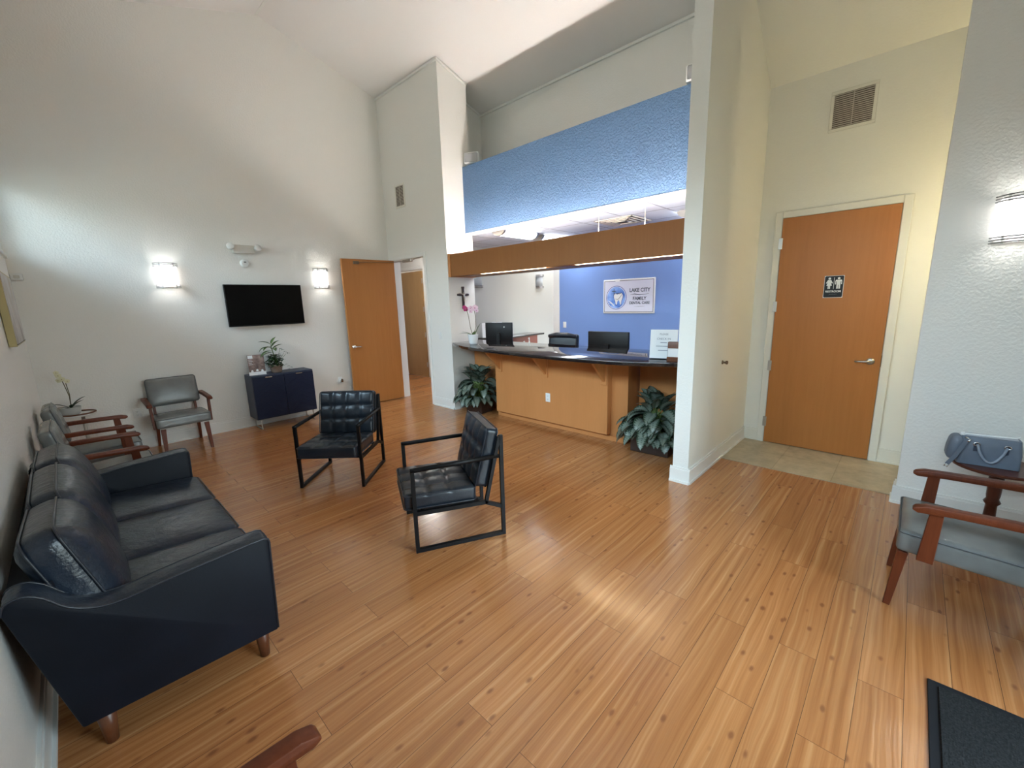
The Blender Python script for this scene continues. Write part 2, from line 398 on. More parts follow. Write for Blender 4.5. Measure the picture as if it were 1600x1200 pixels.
def pad(bm, w, d, t, r=0.03, puff=0.0, tufts=(), tdepth=0.0, tsize=0.03, folds=(), n=22, mtx=None, sidepuff=0.0, top_only=True):
    """rounded cushion, w (x) d (y) t (z) centred; tufts [(x,y)] sink into the top; folds [((x1,y1),(x2,y2))] are creases"""
    tmp = bmesh.new(); nu = [n, n, 8]
    dims = (w, d, t); cache = {}
    def key(i, j, k): return (i, j, k)
    def g(q):  # finer near edges
        s = 1 if q >= 0 else -1; q = abs(q); return s*(1-(1-q)**1.5)
    N = (n, max(8, int(n*d/w)) if d < w else n, 8)
    if d > w: N = (n, int(n*d/w), 8)
    def V(i, j, k):
        if (i, j, k) in cache: return cache[(i, j, k)]
        p = Vector([g(2*a/b-1)*dm/2 for a, b, dm in zip((i, j, k), N, dims)])
        inn = Vector([max(-dm/2+r, min(dm/2-r, c)) for c, dm in zip(p, dims)])
        dv = p-inn
        if dv.length > 1e-9:
            dm_ = max(abs(c) for c in dv); dv = dv.normalized()*min(r, dm_)
            dv = (p-inn).normalized()*max(abs(c) for c in (p-inn))
        q = inn+dv
        u, v = 2*q.x/w, 2*q.y/d
        fz = max(0, (1-abs(u)**3)*(1-abs(v)**3))
        zz = q.z/(t/2)
        if zz > 0 or not top_only: q.z += puff*fz*zz
        if sidepuff: 
            q.x += sidepuff*u*(1-zz*zz)*(1-v*v*0.5); q.y += sidepuff*v*(1-zz*zz)*(1-u*u*0.5)
        if zz > 0.5:
            dp = 0
            for tx, ty in tufts:
                rr = math.hypot(q.x-tx, q.y-ty); dp += tdepth*math.exp(-(rr/tsize)**1.3)
            for (x1, y1), (x2, y2) in folds:
                L = math.hypot(x2-x1, y2-y1); tt = max(0, min(1, ((q.x-x1)*(x2-x1)+(q.y-y1)*(y2-y1))/L/L))
                rr = math.hypot(q.x-x1-tt*(x2-x1), q.y-y1-tt*(y2-y1)); dp = max(dp, tdepth*0.55*math.exp(-(rr/(tsize*0.6))**1.2))
            q.z -= dp
        v_ = tmp.verts.new(q); cache[(i, j, k)] = v_; return v_
    a, b, c = N
    for i in range(a):
        for j in range(b):
            for k in (0, c): tmp.faces.new([V(i, j, k), V(i+1, j, k), V(i+1, j+1, k), V(i, j+1, k)])
    for i in range(a):
        for k in range(c):
            for j in (0, b): tmp.faces.new([V(i, j, k), V(i+1, j, k), V(i+1, j, k+1), V(i, j, k+1)])
    for j in range(b):
        for k in range(c):
            for i in (0, a): tmp.faces.new([V(i, j, k), V(i, j+1, k), V(i, j+1, k+1), V(i, j, k+1)])
    bmesh.ops.recalc_face_normals(tmp, faces=tmp.faces)
    if mtx is not None: bmesh.ops.transform(tmp, matrix=mtx, verts=tmp.verts)
    me = bpy.data.meshes.new('tmp'); tmp.to_mesh(me); tmp.free(); bm.from_mesh(me); bpy.data.meshes.remove(me)
    return bm
def rrect(w, d, r, z=0, n=5):
    out = []
    for cx, cy, a0 in ((w/2-r, d/2-r, 0), (-w/2+r, d/2-r, 90), (-w/2+r, -d/2+r, 180), (w/2-r, -d/2+r, 270)):
        for i in range(n+1):
            a = R(a0+90*i/n); out.append(Vector((cx+r*math.cos(a), cy+r*math.sin(a), z)))
    return out
def leaf(bm, uvl, base, yawa, length, width, pitch0, pitch1, fold=0.25, n=8, twist=0.0):
    """arching leaf; starts at base going up at pitch0 and ending at pitch1 (radians above horizontal)"""
    p = Vector(base); hd = Vector((math.cos(yawa), math.sin(yawa), 0)); side0 = Vector((-hd.y, hd.x, 0)); rows = []
    for i in range(n+1):
        s = i/n; a = pitch0+(pitch1-pitch0)*s
        t = hd*math.cos(a)+Vector((0, 0, 1))*math.sin(a); nn = (-hd*math.sin(a)+Vector((0, 0, 1))*math.cos(a))
        sd = (side0*math.cos(twist)+nn*math.sin(twist)); nn2 = t.cross(sd)*-1
        w = width/2*(math.sin(PI*min(1, s**0.8))**0.75 if 0 < s < 1 else 0.02)
        row = []
        for j, q in enumerate((-1, -0.5, 0, 0.5, 1)):
            row.append((bm.verts.new(p+sd*w*q+nn*(abs(q)*w*fold)), (0.5+q*0.5, s)))
        rows.append(row); p = p+t*length/n
    for a, b in zip(rows, rows[1:]):
        for j in range(4):
            q = [a[j], a[j+1], b[j+1], b[j]]
            f = bm.faces.new([x[0] for x in q]); f.smooth = True
            for l, x in zip(f.loops, q): l[uvl].uv = x[1]
def text(name, s, size, m, parent, loc, rot, ext=0.001, align='CENTER', sx=1.0, bold=0.0):
    cu = bpy.data.curves.new(name, 'FONT'); cu.body = s; cu.size = size; cu.extrude = ext; cu.align_x = align; cu.align_y = 'CENTER'; cu.offset = bold
    t = bpy.data.objects.new(name, cu); C.objects.link(t)
    dg = bpy.context.evaluated_depsgraph_get(); dg.update()
    me = bpy.data.meshes.new_from_object(t.evaluated_get(dg)); bpy.data.objects.remove(t)
    me.materials.clear(); me.materials.append(m)
    o = bpy.data.objects.new(name, me); C.objects.link(o); o.parent = parent; o.location = loc; o.rotation_euler = rot; o.scale = (sx, 1, 1)
    return o
def copy_tree(o, parent=None):
    c = o.copy(); C.objects.link(c)
    if parent: c.parent = parent
    for ch in list(o.children): copy_tree(ch, c)
    return c
def place(t, loc, rz, label, group=None):
    t.location = loc; t.rotation_euler = (0, 0, rz); t['label'] = label
    if group: t['group'] = group
    return t

# ================================================================ SETTING
XL, YT, XD, XR = -0.31, 6.80, 4.08, 4.35
YE = -1.10
def cz(x): return 5.50-0.31*abs(x-2.40)
def S(name, bm, m, **k): return struct(obj(name, bm, m, **k))
S('floor', box(B(), (XL-0.1, YE-0.1, -0.10), (10.5, 10.2, 0)), M_floor)
S('floor', box(B(), (4.48, YE, 0.0), (5.36, 1.32, 0.006)), M_tile)
S('ceiling', prism(B(), [(XL-0.1, cz(XL-0.1)), (2.4, 5.5), (2.4, 5.62), (XL-0.1, cz(XL-0.1)+0.12)], 'y', YE-0.1, YT+0.1), M_ceil)
# right slope, the part above the reception steps up a little
S('ceiling', prism(B(), [(2.4, 5.5), (4.56, cz(4.56)), (4.56, cz(4.56)+0.16), (2.4, 5.66)], 'y', YE-0.1, YT+0.1), M_ceil)
S('ceiling', prism(B(), [(4.56, cz(4.56)+0.025), (5.32, cz(5.32)+0.025), (5.32, cz(5.32)+0.15), (4.56, cz(4.56)+0.15)], 'y', 1.32, 5.62), M_ceil)
S('trim_1', box(B(), (2.385, YE, 5.488), (2.415, YT, 5.502)), M_trim)
# left wall with clerestory
WZ0, WZ1, WY0, WY1 = 2.27, 3.04, -0.75, 6.76
bm = B(); box(bm, (XL-0.12, YE-0.1, 0), (XL, YT+0.1, WZ0)); box(bm, (XL-0.12, YE-0.1, WZ1), (XL, YT+0.1, cz(XL)+0.05))
box(bm, (XL-0.12, YE-0.1, WZ0), (XL, WY0, WZ1)); box(bm, (XL-0.12, WY1, WZ0), (XL, YT+0.1, WZ1))
S('wall_left', bm, M_wall)
w1 = struct(bpy.data.objects.new('window_1', None)); C.objects.link(w1)
bm = B()
for y in (WY0, WY0+1.87, WY0+3.74, WY0+5.61, WY1-0.05): box(bm, (XL-0.09, y, WZ0), (XL-0.04, y+0.05, WZ1))
for z in (WZ0, WZ1-0.05): box(bm, (XL-0.09, WY0, z), (XL-0.04, WY1, z+0.05))
obj('window_frame', bm, M_trim, w1)
obj('window_pane', box(B(), (XL-0.068, WY0+0.02, WZ0+0.02), (XL-0.062, WY1-0.02, WZ1-0.02)), M_glass_tint, w1)
obj('window_sill', box(B(), (XL-0.10, WY0-0.02, WZ0-0.03), (XL+0.02, WY1+0.02, WZ0+0.005), 0.004), M_trim, w1)
# far wall (gable)
S('wall_far', prism(B(), [(XL-0.1, 0), (XD+0.12, 0), (XD+0.12, cz(XD+0.12)+0.04), (2.4, 5.54), (XL-0.1, cz(XL-0.1)+0.04)], 'y', YT, YT+0.12), M_wall)
# passage wall with door opening
OY0, OY1, OZ = 5.74, 6.655, 2.425
bm = B(); box(bm, (XD, 5.50, 0), (XD+0.12, OY0, cz(XD)+0.03)); box(bm, (XD, OY1, 0), (XD+0.12, YT, cz(XD)+0.03)); box(bm, (XD, OY0, OZ), (XD+0.12, OY1, cz(XD)+0.03))
S('wall_passage', bm, M_wall)
bm = B(); prism(bm, [(XD, 0), (4.60, 0), (4.60, cz(4.6)+0.03), (XD, cz(XD)+0.03)], 'y', 5.16, 5.50)
S('wall_pier', bm, M_wall)
# recess over the reception
S('wall_recess', box(B(), (4.60, 5.50, 2.84), (5.22, 5.60, 4.95)), M_wall)
S('wall_recess_back', box(B(), (5.20, 1.40, 2.84), (5.30, 5.60, 4.75)), M_wall)
S('wall_band', box(B(), (4.46, 1.46, 2.71), (4.60, 5.16, 3.655)), M_band)
S('trim_2', box(B(), (4.455, 1.46, 2.695), (4.605, 5.16, 2.712)), M_trim)
# wing wall right of the reception
S('wall_wing', prism(B(), [(3.65, 0), (5.34, 0), (5.34, 4.66), (3.65, cz(3.65)+0.03)], 'y', 1.32, 1.46), [M_hall])
S('wall_wing_end', box(B(), (3.642, 1.32, 0), (3.652, 1.46, cz(3.65)+0.02)), M_wall)
# restroom alcove
S('wall_restroom', box(B(), (5.34, YE-0.1, 0), (5.46, 1.46, 4.3)), M_hall)
S('ceiling', prism(B(), [(5.345, 3.72), (4.56, 4.29), (4.56, cz(4.56)+0.03), (4.66, cz(4.66)+0.02), (5.345, 4.3)], 'y', YE-0.1, 1.32), M_hall)
S('wall_right', prism(B(), [(XR, 0), (4.50, 0), (4.50, cz(4.5)+0.03), (XR, cz(XR)+0.03)], 'y', YE-0.1, -0.05), M_wall)
# entrance wall behind the camera
bm = B()
for a, b in (((XL-0.1, 0), (0.8, 2.4)), ((2.5, 0), (5.46, 2.4))): box(bm, (a[0], YE-0.12, a[1]), (b[0], YE, b[1]))
prism(bm, [(XL-0.1, 2.4), (5.46, 2.4), (5.46, cz(5.46)+0.04), (2.4, 5.54), (XL-0.1, cz(XL-0.1)+0.04)], 'y', YE-0.12, YE)
S('wall_entrance', bm, M_wall)
w2 = struct(bpy.data.objects.new('window_2', None)); C.objects.link(w2)
bm = B()
for x in (0.8, 1.62, 2.44): box(bm, (x, YE-0.09, 0), (x+0.06, YE-0.03, 2.4))
box(bm, (0.8, YE-0.09, 2.34), (2.5, YE-0.03, 2.4)); box(bm, (0.8, YE-0.09, 0), (2.5, YE-0.03, 0.10))
obj('window_frame', bm, M_blackmetal, w2)
obj('window_pane', box(B(), (0.82, YE-0.064, 0.02), (2.48, YE-0.058, 2.38)), M_glass, w2)
# office shell
S('ceiling', box(B(), (4.60, 1.46, 2.74), (10.3, 10.1, 2.84)), M_ctile)
S('ceiling', box(B(), (4.20, 5.50, 2.74), (4.60, 10.1, 2.84)), M_ctile)
S('wall_office_blue', box(B(), (6.80, 1.40, 0), (6.92, 5.13, 2.74)), M_blue)
S('trim_3', box(B(), (6.79, 5.125, 0), (6.93, 5.27, 2.74)), M_trim)
S('wall_office_side', box(B(), (5.34, 1.36, 0), (6.92, 1.46, 2.80)), M_blue)
S('wall_office_back', box(B(), (5.60, 6.42, 0), (10.3, 6.52, 2.74)), M_offwall)
S('wall_office_end', box(B(), (10.2, 1.40, 0), (10.3, 6.45, 2.74)), M_offwall)
# hall behind the passage door
HX = 5.60; D2A, D2B = 7.95, 8.87
bm = B(); box(bm, (HX, 6.52, 0), (HX+0.12, D2A, 2.74)); box(bm, (HX, D2B, 0), (HX+0.12, 10.1, 2.74)); box(bm, (HX, D2A, 2.44), (HX+0.12, D2B, 2.74))
S('wall_hall', bm, M_wall)
S('wall_hall_end', box(B(), (4.1, 10.0, 0), (10.3, 10.12, 2.8)), M_wall)
S('wall_hall_left', box(B(), (4.10, YT+0.12, 0), (4.20, 10.1, 2.8)), M_wall)
S('wall_back_room', box(B(), (7.4, 6.52, 0), (7.5, 10.0, 2.74)), M_wall)

# baseboards
def bb(name, a, b, n, m=M_trim, h=0.145):
    """a,b on floor plane along the wall, n outward normal"""
    a, b, n = Vector((*a, 0)), Vector((*b, 0)), Vector((*n, 0)); bm = B()
    def seg(t, z0, z1):
        q = b+n*t; box(bm, (a.x, a.y, z0), (q.x, q.y, z1))
    seg(0.016, 0, h-0.02); seg(0.011, h-0.02, h); seg(0.028, 0, 0.022)
    return S(name, bm, m)
bb('baseboard_left', (XL, YE), (XL, YT), (1, 0))
bb('baseboard_far', (XL, YT), (XD, YT), (0, -1))
bb('baseboard_passage', (XD, 5.16), (XD, 5.685), (-1, 0))
bb('baseboard_pier', (XD-0.02, 5.16), (4.55, 5.16), (0, -1))
bb('baseboard_wing', (3.63, 1.32), (5.34, 1.32), (0, -1))
bb('baseboard_wing_end', (3.642, 1.30), (3.642, 1.48), (-1, 0))
bb('baseboard_restroom', (5.34, 1.165), (5.34, 1.32), (-1, 0), M_frame)
bb('baseboard_restroom_right', (5.34, YE), (5.34, 0.115), (-1, 0), M_frame)
bb('baseboard_right', (XR, YE), (XR, -0.03), (-1, 0))
bb('baseboard_right_end', (XR-0.02, -0.05), (4.50, -0.05), (0, 1))
# thin crown strips
def strip(name, a, b, w=0.03): return S(name, bar(B(), a, b, w, w, bev=0.004), M_trim)
e = 0.02
strip('trim_4', (XD-0.012, 5.16, cz(XD)-e), (XD-0.012, YT, cz(XD)-e))
strip('trim_5', (XD-0.02, 5.148, cz(XD)-e), (4.60, 5.148, cz(4.60)-e))
strip('trim_6', (5.19, 1.46, cz(5.19)+0.005), (5.19, 5.50, cz(5.19)+0.005), 0.034)
strip('trim_7', (4.60, 5.49, cz(4.60)+0.005), (5.20, 5.49, cz(5.20)+0.005))

# door frames and doors
def casing_x(name, x, y0, y1, z1, w=0.05, side=-1, m=M_frame, depth=0.12, cp=0.014):
    bm = B()
    for s in ([-1, 1] if side == 0 else [side]):
        xx0, xx1 = (x-cp, x) if s < 0 else (x+depth, x+depth+cp)
        box(bm, (xx0, y0-w, 0), (xx1, y0+0.012, z1+w), 0.004, 1); box(bm, (xx0, y1-0.012, 0), (xx1, y1+w, z1+w), 0.004, 1); box(bm, (xx0, y0+0.012, z1-0.012), (xx1, y1-0.012, z1+w), 0.004, 1)
    box(bm, (x, y0-0.005, 0), (x+depth, y0+0.016, z1)); box(bm, (x, y1-0.016, 0), (x+depth, y1+0.005, z1)); box(bm, (x, y0, z1-0.016), (x+depth, y1, z1+0.005))
    return S(name, bm, m)
casing_x('trim_8', XD, OY0, OY1, OZ, 0.05, 0, M_trim)
casing_x('trim_9', HX, D2A, D2B, 2.44, 0.05, -1, M_trim)
casing_x('trim_10', 5.325, 0.165, 1.112, 2.445, 0.055, -1, M_frame, 0.02, 0.016)
def lever(parent, loc, rot, m=M_chrome, s=1.0):
    """rose on the XZ plane facing -Y, lever pointing +X"""
    bm = B(); lathe(bm, [(0.001, 0.014), (0.020, 0.013), (0.033, 0.006), (0.033, 0.0)], 20)
    bmesh.ops.transform(bm, matrix=Matrix.Rotation(R(90), 4, 'X'), verts=bm.verts)
    tube(bm, [(0, -0.01, 0), (0, -0.05, 0)], 0.010, 10)
    tube(bm, [(0, -0.048, 0), (0.03, -0.052, 0.0), (0.08, -0.050, -0.003), (0.115, -0.046, -0.006)], [0.011, 0.010, 0.008, 0.008], 10)
    o = obj('door_handle', bm, m, parent, True, loc); o.rotation_euler = rot; return o
def hinge(parent, loc, rot=(0, 0, 0)):
    bm = B(); box(bm, (-0.018, -0.003, -0.055), (0.018, 0.003, 0.055)); tube(bm, [(0.0, -0.006, -0.055), (0.0, -0.006, 0.055)], 0.007, 8)
    o = obj('hinge', bm, M_steel, parent, False, loc); o.rotation_euler = rot; return o
# door_1: open passage door
d1 = struct(bpy.data.objects.new('door_1', None)); C.objects.link(d1); d1.location = (4.055, 6.612, 0)
d1.rotation_euler = (0, 0, R(176.2))
W1 = 0.905
sharp(obj('door_leaf', box(B(), (0, -0.0225, 0.012), (W1, 0.0225, 2.408), 0.003, 1), M_door, d1))
lever(d1, (W1-0.07, 0.0225, 1.005), (0, 0, R(180)))
for z in (0.29, 0.90, 1.54, 2.17): hinge(d1, (0.0, 0.0, z), (0, 0, R(90)))
bm = B(); box(bm, (0.62, 0.0225, 2.33), (0.72, 0.036, 2.375), 0.004, 1)
obj('door_closer_plate', bm, M_bronze, d1)
bm = B(); tube(bm, [(0.66, 0.045, 2.355), (0.30, 0.05, 2.37), (-0.02, 0.06, 2.385)], 0.005, 8)
obj('door_closer_rod', bm, M_bronze, d1, True)
bm = B(); box(bm, (4.03, 6.05, 2.352), (4.075, 6.30, 2.395), 0.006, 1); tube(bm, [(4.05, 6.05, 2.375), (4.02, 5.86, 2.385), (4.045, 5.78, 2.40)], 0.008, 8)
tube(bm, [(4.05, 6.28, 2.375), (4.05, 6.55, 2.38)], 0.006, 8)
S('trim_11', bm, M_steel)
# door_2 seen through the passage
d2 = struct(bpy.data.objects.new('door_2', None)); C.objects.link(d2); d2.location = (HX-0.01, D2A+0.022, 0); d2.rotation_euler = (0, 0, R(90-2.5))
obj('door_leaf', box(B(), (0, -0.02, 0.012), (0.87, 0.02, 2.385)), M_door2, d2)
for z in (0.30, 0.98, 1.55, 2.17): hinge(d2, (-0.005, 0.026, z), (0, 0, 0))
# door_3 restroom
d3 = struct(bpy.data.objects.new('door_3', None)); C.objects.link(d3); d3.location = (5.30, 0.18, 0)
obj('door_leaf', box(B(), (0, 0, 0.014), (0.035, 0.917, 2.43), 0.002, 1), M_door, d3)
lv_ = lever(d3, (0.0, 0.075, 1.0), (0, 0, R(-90)), M_steel); lv_.scale = (-1, 1, 1)
bm = B(); box(bm, (0.002, -0.004, 0.95), (0.03, 0.0, 1.06)); obj('latch_plate', bm, M_bronze, d3)
for z in (0.25, 0.89, 1.53, 2.18): hinge(d3, (0.0, 0.922, z), (0, 0, R(90)))

# ================================================================ WALL AND CEILING FITTINGS
def make_sconce(name, lit=True):
    """faces -Y, back plate on y=0, centre at origin"""
    t = thing(name, '', 'wall lamp')
    w, h, dp = 0.215, 0.235, 0.095
    pts = [(math.sin(a)*w/2/math.sin(R(62)), -(math.cos(a)-math.cos(R(62)))*dp/(1-math.cos(R(62)))) for a in [R(-62+124*i/12) for i in range(13)]]
    bm = B(); vs = [[bm.verts.new((x, y-0.001, z)) for x, y in pts] for z in (-h/2, h/2)]
    vi = [[bm.verts.new((x*0.97, y*0.96-0.001, z)) for x, y in pts] for z in (-h/2, h/2)]
    for i in range(12):
        bm.faces.new([vs[0][i], vs[0][i+1], vs[1][i+1], vs[1][i]]); bm.faces.new([vi[0][i+1], vi[0][i], vi[1][i], vi[1][i+1]])
        bm.faces.new([vs[0][i+1], vs[0][i], vi[0][i], vi[0][i+1]]); bm.faces.new([vs[1][i], vs[1][i+1], vi[1][i+1], vi[1][i]])
    bm.faces.new([vs[0][0], vi[0][0], vi[1][0], vs[1][0]]); bm.faces.new([vi[0][12], vs[0][12], vs[1][12], vi[1][12]])
    dfo = obj('diffuser', bm, [M_sconce if lit else M_sconce_off, M_white], t, True)
    for f_ in dfo.data.polygons:
        if all(abs(dfo.data.vertices[v].co.x/0.97) < w/2*1.001 for v in f_.vertices) and f_.index % 4 in (1, 2, 3): f_.material_index = 1
    if lit: obj('lamp_tube', tube(B(), [(-0.06, -0.035, 0), (0.06, -0.035, 0)], 0.012, 10), M_bulbw, t, True)
    obj('back_plate', box(B(), (-w/2+0.01, -0.008, -0.145), (w/2-0.01, 0, 0.145)), M_white if lit else M_steel, t)
    for s in (-1, 1):
        bm = B()
        for k in range(3):
            z = s*(0.112+0.017*k)
            tube(bm, [(x*1.12, y*1.10-0.020, z) for x, y in pts], 0.0045, 8)
        obj('rod_set', bm, M_rod, t, True)
        for x in (-0.068, 0.068):
            bm = B(); a = math.asin(x/(w/2/math.sin(R(62)))); y = -(math.cos(a)-math.cos(R(62)))*dp/(1-math.cos(R(62)))*1.06-0.014
            box(bm, (x-0.006, y-0.008, s*0.104), (x+0.006, y+0.004, s*0.154)); obj('clip', bm, M_steel, t)
    return t
sc = make_sconce('wall_sconce')
place(sc, (0.97, YT, 2.10), 0, 'lit white wall sconce with chrome rods, left of the television', 'lit sconces in the waiting room')
s2 = copy_tree(sc); place(s2, (2.865, YT, 2.10), 0, 'lit white wall sconce between the television and the open door', 'lit sconces in the waiting room')
s3 = copy_tree(sc); place(s3, (XR, -0.43, 2.10), R(-90), 'lit white wall sconce on the right wall above the handbag', 'lit sconces in the waiting room')
so = make_sconce('unlit_wall_sconce', False)
place(so, (7.72, 6.42, 2.10), 0, 'unlit grey wall sconce on the office wall beside the blue wall', 'unlit office sconces')
so2 = copy_tree(so); place(so2, (5.80, 6.42, 2.10), 0, 'unlit grey wall sconce just right of the pier with the cross', 'unlit office sconces')
# hallway lamp round the corner, lights the alcove warmly
sh = thing('hall_wall_lamp', 'warm lit wall lamp round the corner of the restroom alcove', 'wall lamp', (4.505, -0.86, 2.1))
obj('back_plate', box(B(), (0, -0.06, -0.1), (0.01, 0.06, 0.1)), M_white, sh)
obj('glass_shade', lathe(B(), [(0.02, -0.10), (0.055, -0.06), (0.06, 0.05), (0.03, 0.10)], 20, (0.075, 0, 0)), M_bulb, sh, True)

# television
tv = thing('television', 'black flat screen television mounted on the far wall above the navy sideboard', 'television', (2.03, YT, 1.715))
sharp(obj('tv_body', box(B(), (-0.495, -0.062, -0.285), (0.495, -0.028, 0.285), 0.005), M_black, tv))
obj('screen', box(B(), (-0.486, -0.0635, -0.268), (0.486, -0.061, 0.277)), M_screen, tv)
obj('wall_mount', box(B(), (-0.2, -0.030, -0.15), (0.2, 0, 0.15)), M_blackmetal, tv)
obj('logo_tab', box(B(), (-0.03, -0.064, -0.290), (0.03, -0.05, -0.283), 0.002), M_steel, tv)
tv.rotation_euler = (0, 0, 0)

# emergency light
em = thing('emergency_light', 'beige twin-head emergency light on the far wall above the television', 'emergency light', (1.845, YT, 2.47))
sharp(obj('housing', box(B(), (-0.13, -0.06, -0.055), (0.13, 0, 0.055), 0.01), M_offwhite, em))
for s in (-1, 1):
    bm = B(); lathe(bm, [(0.015, 0), (0.036, 0.012), (0.046, 0.06), (0.042, 0.066)], 16)
    bmesh.ops.transform(bm, matrix=Matrix.Translation((s*0.155, -0.045, 0.008)) @ Matrix.Rotation(R(s*12), 4, 'Z') @ Matrix.Rotation(R(70), 4, 'X'), verts=bm.verts)
    h = obj('lamp_head', bm, M_white, em, True)
# alarm disc
sd = thing('smoke_alarm', 'round white alarm disc on the far wall under the emergency light', 'alarm', (1.842, YT, 2.285))
bm = B(); lathe(bm, [(0.055, 0), (0.055, 0.02), (0.042, 0.032), (0.02, 0.034)], 28); bmesh.ops.transform(bm, matrix=Matrix.Rotation(R(90), 4, 'X'), verts=bm.verts)
sharp(obj('alarm_case', bm, M_white, sd))
obj('indicator', box(B(), (-0.014, -0.037, 0.010), (0.014, -0.033, 0.022)), M_slot, sd)
# corner sensor
ms = thing('motion_sensor', 'small white motion sensor in the corner beside the clerestory window', 'sensor', (XL+0.05, YT, 2.06))
sharp(obj('sensor_case', box(B(), (-0.045, -0.055, -0.035), (0.045, 0, 0.035), 0.012), M_white, ms))
obj('sensor_lens', box(B(), (-0.022, -0.060, -0.018), (0.022, -0.053, 0.016), 0.006), M_offwhite, ms)

# painting on left wall
pt = thing('painting', 'pale abstract canvas with gold edges on the left wall', 'painting', (XL, 5.33, 1.72))
obj('gold_edge', box(B(), (0.003, -0.495, -0.28), (0.045, 0.495, 0.28), 0.003), M_gold, pt)
M_canvas = mat('pale_canvas', (0.5, 0.48, 0.45), 0.6)
lk(M_canvas, ramp(M_canvas, noise(M_canvas, coords(M_canvas, (1, 1, 0.5)), 5, 5), [(0.3, (0.30, 0.27, 0.24)), (0.5, (0.58, 0.57, 0.55)), (0.7, (0.45, 0.40, 0.33))]), bsdf(M_canvas).inputs['Base Color'])
obj('canvas', box(B(), (0.044, -0.478, -0.263), (0.048, 0.478, 0.263)), M_canvas, pt)
obj('inner_line', prism(B(), [(-0.484, -0.269), (0.484, -0.269), (0.484, -0.263), (-0.484, -0.263)], 'x', 0.043, 0.0475), M_slot, pt)

def outlet(label, loc, rz, extra=None, kind='outlet'):
    t = thing('power_outlet' if kind == 'outlet' else 'light_switch', label, 'outlet' if kind == 'outlet' else 'light switch', loc, rz)
    sharp(obj('cover_plate', box(B(), (-0.037, -0.007, -0.058), (0.037, 0, 0.058), 0.003), M_white, t))
    if kind == 'outlet':
        for z in (-0.021, 0.021):
            s = obj('socket', box(B(), (-0.017, -0.0095, z-0.015), (0.017, -0.006, z+0.015), 0.003), M_white, t)
            bm = B(); box(bm, (-0.008, -0.0105, z-0.004), (-0.0055, -0.009, z+0.006)); box(bm, (0.0055, -0.0105, z-0.004), (0.008, -0.009, z+0.006)); tube(bm, [(0, -0.0105, z-0.009), (0, -0.009, z-0.009)], 0.0025, 8)
            obj('slot', bm, M_slot, s)
    else:
        obj('rocker', box(B(), (-0.016, -0.011, -0.033), (0.016, -0.006, 0.033), 0.003), M_white, t)
    return t
outlet('white outlet low on the far wall behind the corner chairs', (0.44, YT, 0.45), 0)
ot = outlet('white outlet with plugged-in air freshener beside the open door', (3.00, YT, 0.46), 0)
bm = B(); box(bm, (-0.02, -0.05, -0.02), (0.02, -0.01, 0.03), 0.008); obj('plug_in_freshener', bm, M_white, ot, True)
bm = B(); lathe(bm, [(0.016, -0.03), (0.02, 0.0), (0.012, 0.025)], 14, (0.0, -0.062, 0.01)); obj('freshener_bottle', bm, M_bronze, ot, True)
outlet('white outlet on the wooden front of the reception counter', (4.195, 3.36, 0.42), R(-90))
outlet('white light switch on the wall right of the open passage door', (XD, 5.445, 1.165), R(-90), kind='switch')
outlet('white light switch on the blue office wall', (6.80, 5.00, 1.185), R(-90), kind='switch')

def grille(label, loc, rz, w, h, n):
    t = thing('air_vent', label, 'air vent', loc, rz)
    obj('vent_backing', box(B(), (-w/2, -0.004, -h/2), (w/2, -0.001, h/2)), M_grille, t)
    bm = B(); f = 0.028
    box(bm, (-w/2-f, -0.012, -h/2-f), (w/2+f, 0, -h/2), 0.003, 1); box(bm, (-w/2-f, -0.012, h/2), (w/2+f, 0, h/2+f), 0.003, 1)
    box(bm, (-w/2-f, -0.012, -h/2), (-w/2, 0, h/2), 0.003, 1); box(bm, (w/2, -0.012, -h/2), (w/2+f, 0, h/2), 0.003, 1)
    obj('vent_frame', bm, M_frame, t)
    bm = B()
    for i in range(n):
        z = -h/2+(i+0.5)*h/n; box(bm, (-w/2, -0.012, z-0.0035), (w/2, -0.004, z+0.0035), mtx=None)
    box(bm, (-0.003, -0.0125, -h/2), (0.003, -0.004, h/2))
    obj('vent_slats', bm, M_slat, t); return t
grille('large louvred air vent high above the restroom door', (5.34, 0.625, 3.34), R(-90), 0.29, 0.295, 17)
grille('small louvred air vent high on the wall over the passage door', (XD, 6.285, 3.40), R(-90), 0.22, 0.30, 14)

